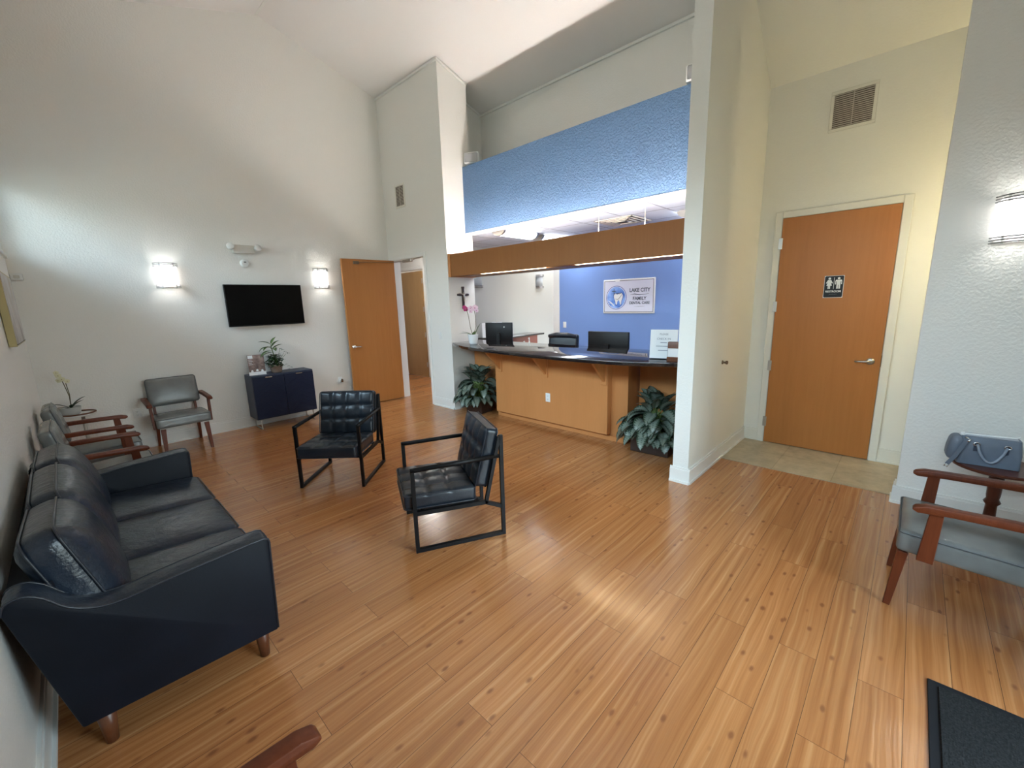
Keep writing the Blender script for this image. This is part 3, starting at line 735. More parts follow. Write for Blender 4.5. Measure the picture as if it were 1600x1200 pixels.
# restroom sign
rs = thing('restroom_sign', 'black restroom sign with white figures on the restroom door', 'sign', (5.30, 0.610, 1.72), R(-90))
sharp(obj('sign_plate', box(B(), (-0.079, -0.003, -0.107), (0.079, 0, 0.107), 0.001, 1), M_white, rs))
bm = B(); prism(bm, [(p.x, p.y) for p in rrect(0.150, 0.206, 0.012)], 'y', -0.0045, -0.0028)
obj('black_panel', bm, M_black, rs)
def pers(bm, cx, female):
    y0, y1 = -0.0058, -0.004
    bm2 = [(cx+0.0105*math.cos(2*PI*i/16), 0.080+0.0105*math.sin(2*PI*i/16)) for i in range(16)]
    prism(bm, bm2, 'y', y0, y1)
    if female:
        prism(bm, [(cx-0.013, 0.066), (cx+0.013, 0.066), (cx+0.028, 0.035), (cx+0.021, 0.032), (cx+0.012, 0.046), (cx+0.022, 0.010), (cx+0.010, 0.010), (cx+0.010, -0.020), (cx+0.001, -0.020), (cx+0.001, 0.010), (cx-0.001, 0.010), (cx-0.001, -0.020), (cx-0.010, -0.020), (cx-0.010, 0.010), (cx-0.022, 0.010), (cx-0.012, 0.046), (cx-0.021, 0.032), (cx-0.028, 0.035)], 'y', y0, y1)
    else:
        prism(bm, [(cx-0.022, 0.066), (cx+0.022, 0.066), (cx+0.027, 0.055), (cx+0.027, 0.022), (cx+0.020, 0.022), (cx+0.020, 0.050), (cx+0.015, 0.050), (cx+0.015, -0.020), (cx+0.002, -0.020), (cx+0.002, 0.018), (cx-0.002, 0.018), (cx-0.002, -0.020), (cx-0.015, -0.020), (cx-0.015, 0.050), (cx-0.020, 0.050), (cx-0.020, 0.022), (cx-0.027, 0.022), (cx-0.027, 0.055)], 'y', y0, y1)
bm = B(); pers(bm, -0.037, True); obj('woman_figure', bm, M_white, rs)
bm = B(); pers(bm, 0.037, False); obj('man_figure', bm, M_white, rs)
obj('divider', box(B(), (-0.0015, -0.0058, -0.022), (0.0015, -0.004, 0.09)), M_white, rs)
text('sign_text', 'RESTROOM', 0.026, M_white, rs, (0, -0.005, -0.046), (R(90), 0, 0), 0.0008, sx=0.92, bold=0.0006)
bm = B()
for i in range(8):
    for j in range(2): lathe(bm, [(0.0014, 0), (0.001, 0.001)], 6, (-0.03+i*0.008, -0.0052, -0.078+j*0.007))
obj('braille_dots', bm, M_white, rs)

# door stop on wing wall
ds = thing('door_stop', 'small bronze door stop on the side of the wing wall', 'door stop', (4.39, 1.32, 1.02))
bm = B(); lathe(bm, [(0.02, 0), (0.02, 0.006), (0.010, 0.01), (0.010, 0.03), (0.018, 0.035), (0.018, 0.05), (0.01, 0.054)], 16); bmesh.ops.transform(bm, matrix=Matrix.Rotation(R(90), 4, 'X'), verts=bm.verts)
obj('stop_body', bm, M_bronze, ds, True)

# speakers on top of the blue band
def speaker(label, loc, rz):
    t = thing('speaker', label, 'speaker', loc, rz, 'white speakers on the blue band')
    sharp(obj('cabinet', box(B(), (-0.115, -0.06, 0.02), (0.115, 0.10, 0.175), 0.02, 3), M_white, t))
    sharp(obj('grille', box(B(), (-0.098, -0.066, 0.036), (0.098, -0.058, 0.158), 0.012, 3), mat('speaker_grille', (0.45, 0.44, 0.45), 0.7), t))
    obj('bracket', box(B(), (-0.03, 0.0, 0.0), (0.03, 0.05, 0.022)), M_blackmetal, t); return t
speaker('white speaker at the left end of the blue band beside the pier', (4.53, 5.00, 3.655), R(-62))
speaker('white speaker at the right end of the blue band half behind the wing wall', (4.53, 1.74, 3.655), R(-80))

# ================================================================ RECEPTION
# header beam
hb = thing('wooden_header', 'long maple header beam hanging over the reception counter', 'beam', (4.1, 5.16, 2.06))
bm = B(); box(bm, (0.0, -3.70, 0.0), (0.03, -0.05, 0.32), 0.003, 1); box(bm, (0.47, -3.70, 0), (0.50, -0.003, 0.32)); box(bm, (0.03, -3.70, 0.14), (0.47, -0.003, 0.16))
box(bm, (0.15, -3.70, 0.004), (0.47, -0.003, 0.02))
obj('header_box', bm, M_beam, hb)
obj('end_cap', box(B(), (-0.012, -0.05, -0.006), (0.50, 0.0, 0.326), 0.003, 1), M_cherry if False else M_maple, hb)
for a, b in ((-0.63, -1.77), (-2.24, -3.50)):
    obj('light_strip', box(B(), (0.06, b, 0.003), (0.125, a, 0.03)), M_warmtube, hb)
    obj('strip_housing', box(B(), (0.032, b-0.01, 0.03), (0.148, a+0.01, 0.05)), M_white, hb)
for i in range(3):
    t = thing('uplight_fixture', 'fluorescent uplight tube on top of the wooden header, ' + ('nearest the pier', 'middle one of three', 'nearest the wing wall')[i], 'light', (4.26, 4.42-i*1.18, 2.224), 0, 'uplights on the header beam')
    obj('lit_tube', tube(B(), [(0, -0.55, 0.07), (0, 0.55, 0.07)], 0.019, 12), M_uptube, t, True)
    obj('fixture_base', box(B(), (-0.05, -0.57, 0), (0.05, 0.57, 0.035)), M_white, t)
for i, y in enumerate((3.40, 2.70)):
    t = thing('hanger_rod', 'thin white rod from the office ceiling down to the wooden header' + (', nearer the pier' if i == 0 else ', nearer the wing wall'), 'rod', (4.57, y*0.84, 2.37))
    obj('rod', tube(B(), [(0, 0, 0), (0, 0, 0.365)], 0.005, 8), M_steel, t, True); obj('ceiling_plate', lathe(B(), [(0.04, 0.362), (0.04, 0.37)], 20), M_white, t)

# counter base
rc = thing('reception_counter', 'maple reception counter base with brackets and recessed plant niches', 'counter', (0, 0, 0))
bm = B(); box(bm, (4.29, 2.27, 0.0), (4.62, 4.37, 1.02)); box(bm, (4.53, 1.465, 0), (4.60, 2.25, 1.02)); box(bm, (4.53, 4.37, 0), (4.60, 5.155, 1.02))
obj('counter_body', bm, M_maple, rc)
obj('front_panel', box(B(), (4.195, 2.48, 0.085), (4.29, 4.33, 1.02), 0.002, 1), M_maple, rc)
bm = B(); box(bm, (4.262, 2.27, 0.0), (4.29, 4.37, 0.06), 0.003, 1); obj('toe_strip', bm, M_maple, rc)
for y in (4.235, 3.40, 2.53):
    bm = B(); box(bm, (4.178, y-0.045, 0.685), (4.196, y+0.03, 1.02), 0.002, 1)
    prism(bm, [(4.18, 0.72), (4.18, 1.02), (3.90, 1.02), (3.90, 1.0)], 'y', y-0.024, y+0.008)
    obj('bracket', bm, M_maple, rc)
# granite top
pts = [(4.085, 5.155), (3.96, 4.93), (3.81, 4.57), (3.735, 4.25), (3.68, 3.92), (3.63, 3.5), (3.60, 3.11), (3.59, 2.74), (3.60, 2.29), (3.63, 2.05), (3.69, 1.84), (3.77, 1.65), (3.86, 1.467)]
def smoothc(p, k=4):
    out = []
    for i in range(len(p)-1):
        p0, p1, p2, p3 = p[max(i-1, 0)], p[i], p[i+1], p[min(i+2, len(p)-1)]
        for j in range(k):
            t = j/k; out.append(tuple(0.5*(2*p1[a]+(-p0[a]+p2[a])*t+(2*p0[a]-5*p1[a]+4*p2[a]-p3[a])*t*t+(-p0[a]+3*p1[a]-3*p2[a]+p3[a])*t**3) for a in (0, 1)))
    return out+[p[-1]]
outl = [(x, y) for x, y in smoothc(pts)] + [(4.66, 1.467), (4.66, 5.155)]
ct = obj('countertop', prism(B(), outl, 'z', 1.027, 1.066, 0.004), M_granite); sharp(ct)
tag(ct, 'curved polished dark granite countertop on the reception counter', 'countertop')
# desk behind
dk = thing('reception_desk', 'work desk behind the reception counter under the monitors', 'desk', (0, 0, 0))
obj('desk_top', box(B(), (4.62, 1.47, 0.72), (5.30, 5.15, 0.75), 0.004, 1), M_redpanel, dk)
for y in (1.5, 3.3, 5.08): obj('desk_panel', box(B(), (4.66, y, 0), (5.2, y+0.03, 0.72)), M_redpanel, dk)

# office logo board
sg = thing('logo_board', 'framed white office board with blue tooth emblem on the blue wall', 'sign', (6.80, 3.635, 1.70), R(-90))
sharp(obj('board_panel', box(B(), (-0.49, -0.022, -0.295), (0.49, 0, 0.295), 0.012, 3), M_white, sg))
M_dkframe = mat('charcoal_ink', (0.05, 0.06, 0.10), 0.4)
bm = B()
for a, b in (((-0.465, 0.262), (0.465, 0.270)), ((-0.465, -0.270), (0.465, -0.262)), ((-0.465, -0.270), (-0.457, 0.270)), ((0.457, -0.270), (0.465, 0.270))): box(bm, (a[0], -0.024, a[1]), (b[0], -0.021, b[1]))
obj('border_line', bm, M_dkframe, sg)
obj('pale_face', box(B(), (-0.457, -0.0235, -0.262), (0.457, -0.0215, 0.262)), mat('pale_lilac_face', (0.66, 0.68, 0.80), 0.4), sg)
M_inkblue = mat('ink_blue', (0.03, 0.09, 0.42), 0.4); M_emb = mat('emblem_blue', (0.10, 0.28, 0.75), 0.4)
lk(M_emb, ramp(M_emb, noise(M_emb, coords(M_emb, (1, 1, 1)), 7, 2), [(0.35, (0.05, 0.17, 0.62)), (0.65, (0.30, 0.50, 0.90))]), bsdf(M_emb).inputs['Base Color'])
def ell(cx, cz, a, b, n=40): return [(cx+a*math.cos(2*PI*i/n), cz+b*math.sin(2*PI*i/n)) for i in range(n)]
EX, EZ = -0.225, -0.02
obj('emblem_ring', prism(B(), ell(EX, EZ, 0.200, 0.205), 'y', -0.0255, -0.023), M_inkblue, sg)
obj('emblem_ring_gap', prism(B(), ell(EX, EZ, 0.190, 0.195), 'y', -0.0265, -0.023), M_paper, sg)
obj('emblem_disc', prism(B(), ell(EX, EZ, 0.180, 0.186), 'y', -0.0275, -0.023), M_emb, sg)
tooth = [(-0.05, 0.075), (-0.01, 0.055), (0.03, 0.075), (0.075, 0.07), (0.095, 0.03), (0.085, -0.02), (0.07, -0.06), (0.062, -0.115), (0.045, -0.12), (0.033, -0.07), (0.012, -0.045), (-0.01, -0.07), (-0.02, -0.12), (-0.042, -0.115), (-0.052, -0.06), (-0.075, -0.01), (-0.08, 0.04)]
tw = smoothc(tooth+[tooth[0]], 3)[:-1]
obj('tooth_outline', prism(B(), [(EX+0.035+x*1.12, EZ+0.0+y*1.12) for x, y in tw], 'y', -0.0285, -0.023), M_inkblue, sg)
obj('tooth_shape', prism(B(), [(EX+0.035+x, EZ+0.0+y) for x, y in tw], 'y', -0.0295, -0.023), M_paper, sg)
bm = B(); box(bm, (EX-0.048, -0.030, EZ+0.04), (EX-0.040, -0.023, EZ+0.155)); box(bm, (EX-0.085, -0.030, EZ+0.105), (EX-0.003, -0.023, EZ+0.114)); obj('emblem_cross', bm, M_dkframe, sg)
bm = B(); tube(bm, [(EX-0.02, -0.030, EZ+0.06), (EX+0.02, -0.030, EZ+0.075), (EX+0.07, -0.030, EZ+0.065), (EX+0.115, -0.030, EZ+0.085)], [0.002, 0.005, 0.006, 0.002], 6); tube(bm, [(EX-0.02, -0.030, EZ-0.02), (EX+0.04, -0.030, EZ-0.03), (EX+0.09, -0.030, EZ+0.02), (EX+0.115, -0.030, EZ+0.06)], [0.002, 0.004, 0.004, 0.002], 6)
obj('emblem_swoosh', bm, M_dkframe, sg)
bm = B(); tube(bm, [(EX-0.16, -0.0285, EZ-0.05), (EX-0.11, -0.0285, EZ-0.075), (EX-0.07, -0.0285, EZ-0.11), (EX-0.03, -0.0285, EZ-0.15)], [0.003, 0.010, 0.010, 0.003], 6); tube(bm, [(EX-0.14, -0.0285, EZ-0.09), (EX-0.09, -0.0285, EZ-0.10), (EX-0.03, -0.0285, EZ-0.13)], [0.002, 0.006, 0.002], 6)
obj('emblem_wave', bm, M_paper, sg)
TX = 0.215; rx = (R(90), 0, 0)
text('sign_line_upper', 'LAKE CITY', 0.088, M_dkframe, sg, (TX, -0.0245, 0.095), rx, 0.001, sx=0.90, bold=0.0022)
text('sign_line_middle', 'FAMILY', 0.080, M_dkframe, sg, (TX, -0.0245, -0.045), rx, 0.001, sx=0.95, bold=0.0018)
text('sign_line_lower', 'DENTAL CARE', 0.062, M_dkframe, sg, (TX, -0.0245, -0.118), rx, 0.001, sx=0.92, bold=0.0015)
bm = B(); tube(bm, [(TX-0.17, -0.0245, 0.025), (TX-0.09, -0.0245, 0.035), (TX, -0.0245, 0.018), (TX+0.09, -0.0245, 0.022), (TX+0.17, -0.0245, 0.036)], [0.002, 0.007, 0.007, 0.004, 0.002], 6); tube(bm, [(TX-0.10, -0.0245, -0.175), (TX, -0.0245, -0.178), (TX+0.10, -0.0245, -0.175)], [0.001, 0.003, 0.001], 6)
obj('flourish', bm, M_dkframe, sg)
obj('hanging_tab', box(B(), (-0.245, -0.03, 0.255), (-0.165, -0.0, 0.30), 0.002, 1), M_paper, sg)

# office ceiling fixtures
def wrap_fixture(label, x0, x1, y):
    t = thing('ceiling_light', label, 'ceiling light', ((x0+x1)/2, y, 2.74), 0, 'fluorescent lights on the office ceiling'); L = (x1-x0)/2
    bm = B(); pr = [(0.13*math.sin(R(a)), -0.02-0.075*math.cos(R(a))) for a in range(-80, 81, 16)]
    prism(bm, pr, 'x', -L, L); sharp(obj('lens', bm, M_coldtube, t))
    for s in (-1, 1):
        bm = B(); prism(bm, [(0.137*math.sin(R(a)), -0.012-0.088*math.cos(R(a))) for a in range(-90, 91, 18)], 'x', s*(L-0.02), s*(L+0.025)); obj('end_cap', bm, M_steel, t)
    obj('base_pan', box(B(), (-L, -0.12, -0.02), (L, 0.12, 0)), M_white, t); return t
wrap_fixture('lit tube light on the office ceiling, nearest the blue band', 4.70, 5.44, 4.66)
wrap_fixture('lit tube light on the office ceiling, farther in behind the first', 5.65, 6.75, 4.70)
wrap_fixture('lit tube light on the office ceiling hidden behind the header, near the wing wall', 5.6, 6.7, 2.2)
wrap_fixture('lit tube light on the ceiling of the corridor past the blue wall', 7.4, 8.6, 5.85)
cv = thing('ceiling_diffuser', 'four-way metal air diffuser in the office ceiling', 'air vent', (5.62, 3.12, 2.74))
bm = B()
for i, s in enumerate((0.29, 0.23, 0.17, 0.11)):
    z0 = -0.004-0.006*i
    for a, b in (((-s, -s), (s, -s+0.02)), ((-s, s-0.02), (s, s)), ((-s, -s), (-s+0.02, s)), ((s-0.02, -s), (s, s))): box(bm, (a[0], a[1], z0-0.012), (b[0], b[1], z0))
obj('diffuser_vanes', bm, M_slat, cv); obj('diffuser_back', box(B(), (-0.29, -0.29, -0.004), (0.29, 0.29, -0.001)), M_slot, cv)
# hall ceiling light beyond passage
hl = thing('hall_ceiling_light', 'round ceiling light in the hall beyond the passage door', 'ceiling light', (4.85, 7.2, 2.74))
obj('glass_dome', lathe(B(), [(0.14, 0.0), (0.15, -0.03), (0.10, -0.075), (0.02, -0.09)], 24), M_halllamp, hl, True)
bl = thing('back_room_light', 'ceiling light in the room behind the second door', 'ceiling light', (6.5, 8.3, 2.74))
obj('glass_dome', lathe(B(), [(0.14, 0.0), (0.15, -0.03), (0.10, -0.075), (0.02, -0.09)], 24), M_halllamp, bl, True)

# monitors
def monitor(label, loc, rz, w, h, zt, tilt=0):
    t = thing('computer_monitor', label, 'monitor', loc, rz)
    sharp(obj('monitor_case', box(B(), (-w/2, -0.02, zt-h), (w/2, 0.025, zt), 0.006, 2), M_black, t))
    obj('monitor_screen', box(B(), (-w/2+0.008, 0.024, zt-h+0.015), (w/2-0.008, 0.027, zt-0.008)), M_screen, t)
    if w < 0.5: obj('maker_badge', tube(B(), [(0.1, -0.022, zt-0.07), (0.1, -0.019, zt-0.07)], 0.012, 16), M_steel, t)
    bm = B(); box(bm, (-0.035, -0.055, 0.01), (0.035, -0.02, zt-h*0.45), 0.008); obj('monitor_stand', bm, M_black, t)
    obj('stand_foot', box(B(), (-0.12, -0.12, 0), (0.12, 0.09, 0.012), 0.004), M_black, t); return t
monitor('black monitor seen from behind, at the left of the counter near the orchid', (4.86, 4.90, 0.75), R(-68), 0.47, 0.36, 0.585)
monitor('black monitor seen from behind, below the logo board', (4.90, 2.90, 0.75), R(-90), 0.60, 0.36, 0.49)

# office chair
oc = thing('office_chair', 'black leather office chair behind the counter', 'office chair', (5.55, 4.13, 0), R(-78))
bm = B(); pad(bm, 0.52, 0.60, 0.10, 0.04, 0.01, mtx=Matrix.Translation((0, 0.03, 0.82)) @ Matrix.Rotation(R(84), 4, 'X')); obj('backrest', bm, M_blk_leather, oc, True)
bm = B(); tube(bm, [(-0.24, -0.0, 1.085), (-0.1, -0.03, 1.11), (0.1, -0.03, 1.11), (0.24, 0.0, 1.085)], [0.03, 0.04, 0.04, 0.03], 14); obj('top_roll', bm, M_blk_leather, oc, True)
bm = B(); pad(bm, 0.52, 0.50, 0.11, 0.04, 0.015, mtx=Matrix.Translation((0, -0.26, 0.48))); obj('seat', bm, M_blk_leather, oc, True)
bm = B(); tube(bm, [(0, -0.2, 0.09), (0, -0.2, 0.44)], 0.03, 12)
for k in range(5):
    a = 2*PI*k/5; tube(bm, [(0, -0.2, 0.10), (0.28*math.cos(a), -0.2+0.28*math.sin(a), 0.065)], [0.025, 0.015], 8)
obj('pedestal', bm, M_black, oc, True)
for k in range(5):
    a = 2*PI*k/5; bm = B(); tube(bm, [(0.28*math.cos(a)-0.02, -0.2+0.28*math.sin(a), 0.03), (0.28*math.cos(a)+0.02, -0.2+0.28*math.sin(a), 0.03)], 0.03, 12); obj('caster', bm, M_black, oc)

# check out counter by the back wall
cc = thing('side_counter', 'red-brown counter with dark top along the office wall', 'counter', (0, 0, 0))
obj('counter_top', box(B(), (5.66, 5.93, 0.93), (7.30, 6.415, 0.965), 0.004, 1), M_granite, cc)
obj('counter_front', box(B(), (5.75, 6.0, 0), (7.14, 6.06, 0.93)), M_redpanel, cc)
obj('counter_end', box(B(), (7.08, 6.06, 0), (7.14, 6.41, 0.93)), M_redpanel, cc)
def card(name, label, loc, rz, w, h, cat='card'):
    t = thing(name, label, cat, loc, rz)
    m = Matrix.Rotation(R(-8), 4, 'X')
    bm = B(); box(bm, (-w/2, -0.002, 0.0), (w/2, 0.002, h)); bmesh.ops.transform(bm, matrix=m, verts=bm.verts); obj('paper_sheet', bm, M_paper, t)
    bm = B(); box(bm, (-w/2-0.004, 0.002, 0), (w/2+0.004, 0.005, h+0.004)); box(bm, (-w/2, -0.05, 0), (w/2, 0.003, 0.004)); bmesh.ops.transform(bm, matrix=m, verts=bm.verts)
    obj('card_stand', bm, M_white, t)
    bm = B()
    for i, (a, ww) in enumerate(((0.86, 0.5), (0.82, 0.35), (0.70, 0.6), (0.64, 0.6), (0.58, 0.5))): box(bm, (-w*ww/2, -0.0032, h*a), (w*ww/2, -0.0018, h*a+0.004))
    bmesh.ops.transform(bm, matrix=m, verts=bm.verts); obj('printed_lines', bm, M_slat, t)
    return t
card('paper_card', 'white paper card in stand left of the back-facing monitor, beside the orchid pot', (5.80, 6.18, 0.965), R(-38), 0.19, 0.29)
card('paper_card', 'white paper card in stand between the orchid and the first monitor', (6.12, 6.22, 0.965), R(-38), 0.21, 0.29)
def pump(label, loc, h, r):
    t = thing('pump_bottle', label, 'bottle', loc)
    obj('bottle_body', lathe(B(), [(r, 0), (r, h*0.62), (r*0.5, h*0.72), (r*0.35, h*0.8)], 16), M_white, t, True)
    bm = B(); tube(bm, [(0, 0, h*0.78), (0, 0, h*0.97)], r*0.28, 8); tube(bm, [(0, 0, h*0.96), (-0.03, -0.01, h*0.95)], r*0.25, 8); obj('pump_head', bm, M_white, t, True)
pump('tall white pump bottle on the desk before the red-brown counter', (5.00, 4.37, 0.75), 0.36, 0.032)
pump('shorter white pump bottle on the desk, left of the tall one', (5.03, 4.50, 0.75), 0.295, 0.034)
for nm, x, y in (('small dark organizer on the desk just right of the white pump bottles', 5.05, 4.24),):
    t = thing('desk_organizer', nm, 'organizer', (x, y, 0.75)); bm = B(); box(bm, (-0.05, -0.03, 0), (0.05, 0.03, 0.23), 0.01); obj('organizer_body', bm, M_cherry, t, True)
for lb, y in (('white tissue tuft in box on the desk right of the red-brown counter', 4.11), ('white tissue tuft in box in front of the office chair', 3.90)):
    t = thing('tissue_box', lb, 'tissue box', (5.0, y, 0.75)); obj('carton', box(B(), (-0.06, -0.05, 0), (0.06, 0.05, 0.225), 0.003, 1), M_offwhite, t)
    bm = B()
    for k in range(7):
        a = 2*PI*k/7; p = [bm.verts.new(v) for v in ((0, 0, 0.223), (0.035*math.cos(a), 0.035*math.sin(a), 0.255), (0.04*math.cos(a+0.5), 0.04*math.sin(a+0.5), 0.24))]; bm.faces.new(p)
    obj('tissue', bm, M_paper, t)

# cross on the pier
cr = thing('wall_cross', 'dark wooden crucifix with pale figure on the pier above the orchid', 'cross', (4.345, 5.16, 1.79))
bm = B(); box(bm, (-0.020, -0.022, -0.20), (0.020, 0, 0.11), 0.004, 1); box(bm, (-0.085, -0.021, -0.018), (0.085, -0.001, 0.022), 0.004, 1)
for p in ((0, 0.11), (-0.09, 0.002), (0.09, 0.002), (0, -0.20)): box(bm, (p[0]-0.026, -0.024, p[1]-0.016), (p[0]+0.026, 0, p[1]+0.016), 0.006, 1)
obj('cross_body', bm, mat('dark_cross_wood', (0.035, 0.016, 0.010), 0.4), cr)
bm = B(); tube(bm, [(0, -0.03, 0.04), (0.004, -0.034, -0.02), (-0.002, -0.032, -0.10)], [0.012, 0.012, 0.006], 8); tube(bm, [(-0.06, -0.026, 0.02), (0, -0.03, 0.005), (0.06, -0.026, 0.02)], [0.004, 0.008, 0.004], 8); obj('pale_figure', bm, M_steel, cr, True)
bm = B(); lathe(bm, [(0.005, -0.02), (0.018, 0), (0.005, 0.02)], 10, (0, -0.03, -0.20)); obj('ornament', bm, M_gold, cr, True)

# ================================================================ PLANTS
def foliage(name, parent, leaves, m):
    bm = B(); uvl = bm.loops.layers.uv.new('UVMap')
    for l in leaves: leaf(bm, uvl, **l)
    return obj(name, bm, m, parent, True)
def planter(label, loc, rz, seed, sx, sy, hh, n, lim, bnd):
    random.seed(seed)
    t = thing('planter_plant', label, 'plant', loc, rz)
    bm = B(); 
    prism(bm, [(-sx/2, -sy/2), (sx/2, -sy/2), (sx/2, sy/2), (-sx/2, sy/2)], 'z', 0, hh, 0.006)
    obj('planter_box', bm, M_brownplanter, t)
    obj('soil', box(B(), (-sx/2+0.02, -sy/2+0.02, hh-0.01), (sx/2-0.02, sy/2-0.02, hh+0.004)), M_soil, t)
    ls = []; bm = B()
    for i in range(n):
        a = random.uniform(0, 2*PI); lv = random.random()
        ln = random.uniform(0.20, 0.28); wd = random.uniform(0.105, 0.145)
        sh = -0.07+0.37*lv**1.1; rad = (0.04+0.17*(1-lv)) * random.uniform(0.6, 1.15)
        b0 = Vector((random.uniform(-0.07, 0.07), random.uniform(-0.07, 0.07), hh))
        tip = Vector((math.cos(a)*rad*lim[0], math.sin(a)*rad*lim[1], hh+0.05+sh))
        mid = (b0+tip)/2+Vector((0, 0, 0.05)); tube(bm, [b0, mid, tip], [0.007, 0.006, 0.004], 6)
        p0 = R(random.uniform(10, 45) if lv < 0.75 else random.uniform(45, 75)); p1 = R(random.uniform(-100, -60) if lv < 0.75 else random.uniform(-20, 30))
        ya_ = a+random.uniform(-0.5, 0.5)
        c_, s_ = math.cos(rz), math.sin(rz); ex = tip.x+math.cos(ya_)*ln*0.8; ey = tip.y+math.sin(ya_)*ln*0.8
        wx, wy = loc[0]+c_*ex-s_*ey, loc[1]+s_*ex+c_*ey
        if wx > 4.50 or wy > bnd[1]-0.03 or wy < bnd[0]+0.03 or (wx > 4.17 and not bnd[2]+0.02 < wy < bnd[3]-0.02): continue
        ls.append(dict(base=tip, yawa=ya_+0*random.uniform(-0.5, 0.5), length=ln, width=wd, pitch0=p0, pitch1=p1, fold=random.uniform(0.1, 0.35), twist=random.uniform(-0.4, 0.4)))
    obj('stems', bm, M_stem, t, True)
    f = foliage('foliage', t, ls, M_aglao); return t
planter('silver-leaved plant in dark planter under the left end of the counter', (4.25, 4.76, 0), R(8), 11, 0.30, 0.30, 0.22, 150, (1.25, 1.0), (4.2, 5.16, 4.37, 5.16))
planter('silver-leaved plant in dark planter under the counter beside the wing wall', (4.26, 1.93, 0), R(3), 29, 0.28, 0.42, 0.20, 165, (1.2, 1.1), (1.46, 2.5, 1.46, 2.25))

def orchid(name, label, loc, rz, pot, potmat, stems, flowers, leaves, r0, h):
    t = thing(name, label, 'orchid', loc, rz)
    if potmat is M_ceramic: t.scale = (1.12, 1.12, 1.06)
    obj('pot', lathe(B(), pot, 28), potmat, t, True)
    obj('moss', lathe(B(), [(r0*0.9, h-0.012), (r0*0.5, h+0.002), (0.01, h+0.006)], 16), M_soil, t)
    bm = B()
    for s in stems: tube(bm, s, 0.0035, 8)
    obj('flower_stems', bm, M_brownstem, t, True)
    foliage('leaves', t, leaves, M_orchleaf if potmat is not M_ceramic else M_green)
    for (p, rr, ya, m) in flowers:
        bm = B(); uvl = bm.loops.layers.uv.new('UVMap'); p = Vector(p)
        hd = Vector((math.cos(ya), math.sin(ya), -0.15)).normalized(); sd = hd.cross(Vector((0, 0, 1))).normalized(); u = sd.cross(hd)
        for k in range(5):
            a = PI/2+2*PI*k/5; d = sd*math.cos(a)+u*math.sin(a); q = d.cross(hd)
            row = []
            for s_, w_ in ((0.1, 0.15), (0.4, 0.42), (0.75, 0.48), (1.0, 0.12)):
                row.append([bm.verts.new(p+d*rr*s_+q*rr*w_*e_+hd*(0.1*rr*(1-s_)+(0.0 if e_ else 0.06*rr))) for e_ in (-1, 0, 1)])
            for x, y in zip(row, row[1:]):
                for j in range(2): bm.faces.new([x[j], x[j+1], y[j+1], y[j]])
        fo = obj('flower', bm, m, t, True)
        bm = B(); lathe(bm, [(0.001, -rr*0.2), (rr*0.18, 0), (0.001, rr*0.2)], 8, tuple(p+hd*rr*0.18)); obj('flower_centre', bm, M_gold if m is not M_petall else M_petalp, fo, True)
    return t
# pink orchid on the counter ; camera direction ya ~ towards (-,-)
YC = R(228)
orchid('potted_orchid', 'pink orchid in white pot at the left end of the granite countertop', (4.06, 4.63, 1.066), 0,
    [(0.045, 0), (0.058, 0.03), (0.069, 0.13), (0.072, 0.14), (0.066, 0.14), (0.06, 0.12)], M_ceramic,
    [[(0.0, 0.01, 0.12), (-0.005, 0.045, 0.25), (-0.01, 0.06, 0.38), (-0.015, 0.085, 0.47), (-0.02, 0.10, 0.50)], [(0.01, 0, 0.12), (0.025, -0.035, 0.25), (0.02, -0.035, 0.40), (0.02, -0.02, 0.47), (0.0, 0.02, 0.51)]],
    [((-0.02, 0.10, 0.485), 0.036, YC, M_petalp), ((-0.03, 0.115, 0.51), 0.026, YC+0.4, M_petalp), ((0.00, 0.03, 0.49), 0.038, YC, M_petall), ((-0.01, 0.015, 0.455), 0.030, YC-0.3, M_petall), ((0.015, -0.04, 0.495), 0.044, YC, M_petall), ((0.02, -0.065, 0.46), 0.030, YC-0.4, M_petall)],
    [dict(base=(0.02, -0.02, 0.12), yawa=R(-50), length=0.20, width=0.07, pitch0=R(75), pitch1=R(50), fold=0.2), dict(base=(0, 0.02, 0.12), yawa=R(125), length=0.20, width=0.045, pitch0=R(30), pitch1=R(-25), fold=0.2), dict(base=(0, 0.0, 0.12), yawa=R(160), length=0.17, width=0.05, pitch0=R(35), pitch1=R(5), fold=0.2), dict(base=(0, 0, 0.12), yawa=R(20), length=0.12, width=0.05, pitch0=R(50), pitch1=R(0), fold=0.2)], 0.066, 0.12)

# check-in sign + wooden holder on counter
ci = thing('check_in_sign', 'white check-in notice in clear stand on the countertop by the wing wall', 'sign', (3.97, 1.74, 1.078), R(-76))
mm = Matrix.Rotation(R(-7), 4, 'X')
bm = B(); box(bm, (-0.125, -0.002, 0.004), (0.125, 0.002, 0.275)); bmesh.ops.transform(bm, matrix=mm, verts=bm.verts); obj('notice_sheet', bm, M_paper, ci)
bm = B(); box(bm, (-0.128, 0.002, 0), (0.128, 0.005, 0.28)); box(bm, (-0.128, -0.0, 0), (0.128, 0.07, 0.003)); bmesh.ops.transform(bm, matrix=mm, verts=bm.verts); obj('clear_stand', bm, M_white, ci)
M_greyink = mat('grey_ink', (0.25, 0.26, 0.30), 0.6)
for s_, z_, sz in (('PLEASE', 0.235, 0.026), ('CHECK IN', 0.190, 0.028), ('HERE', 0.115, 0.024)):
    if s_ == 'HERE': continue
    text('sign_text', s_, sz, M_greyink, ci, (0.0, -0.004+z_*0.122, z_*0.992), (R(90-7), 0, 0), 0.0006)
bm = B()
for z_, w_ in ((0.150, 0.03), (0.115, 0.07), (0.075, 0.05)): box(bm, (-w_, -0.0032, z_), (w_, -0.0018, z_+0.006))
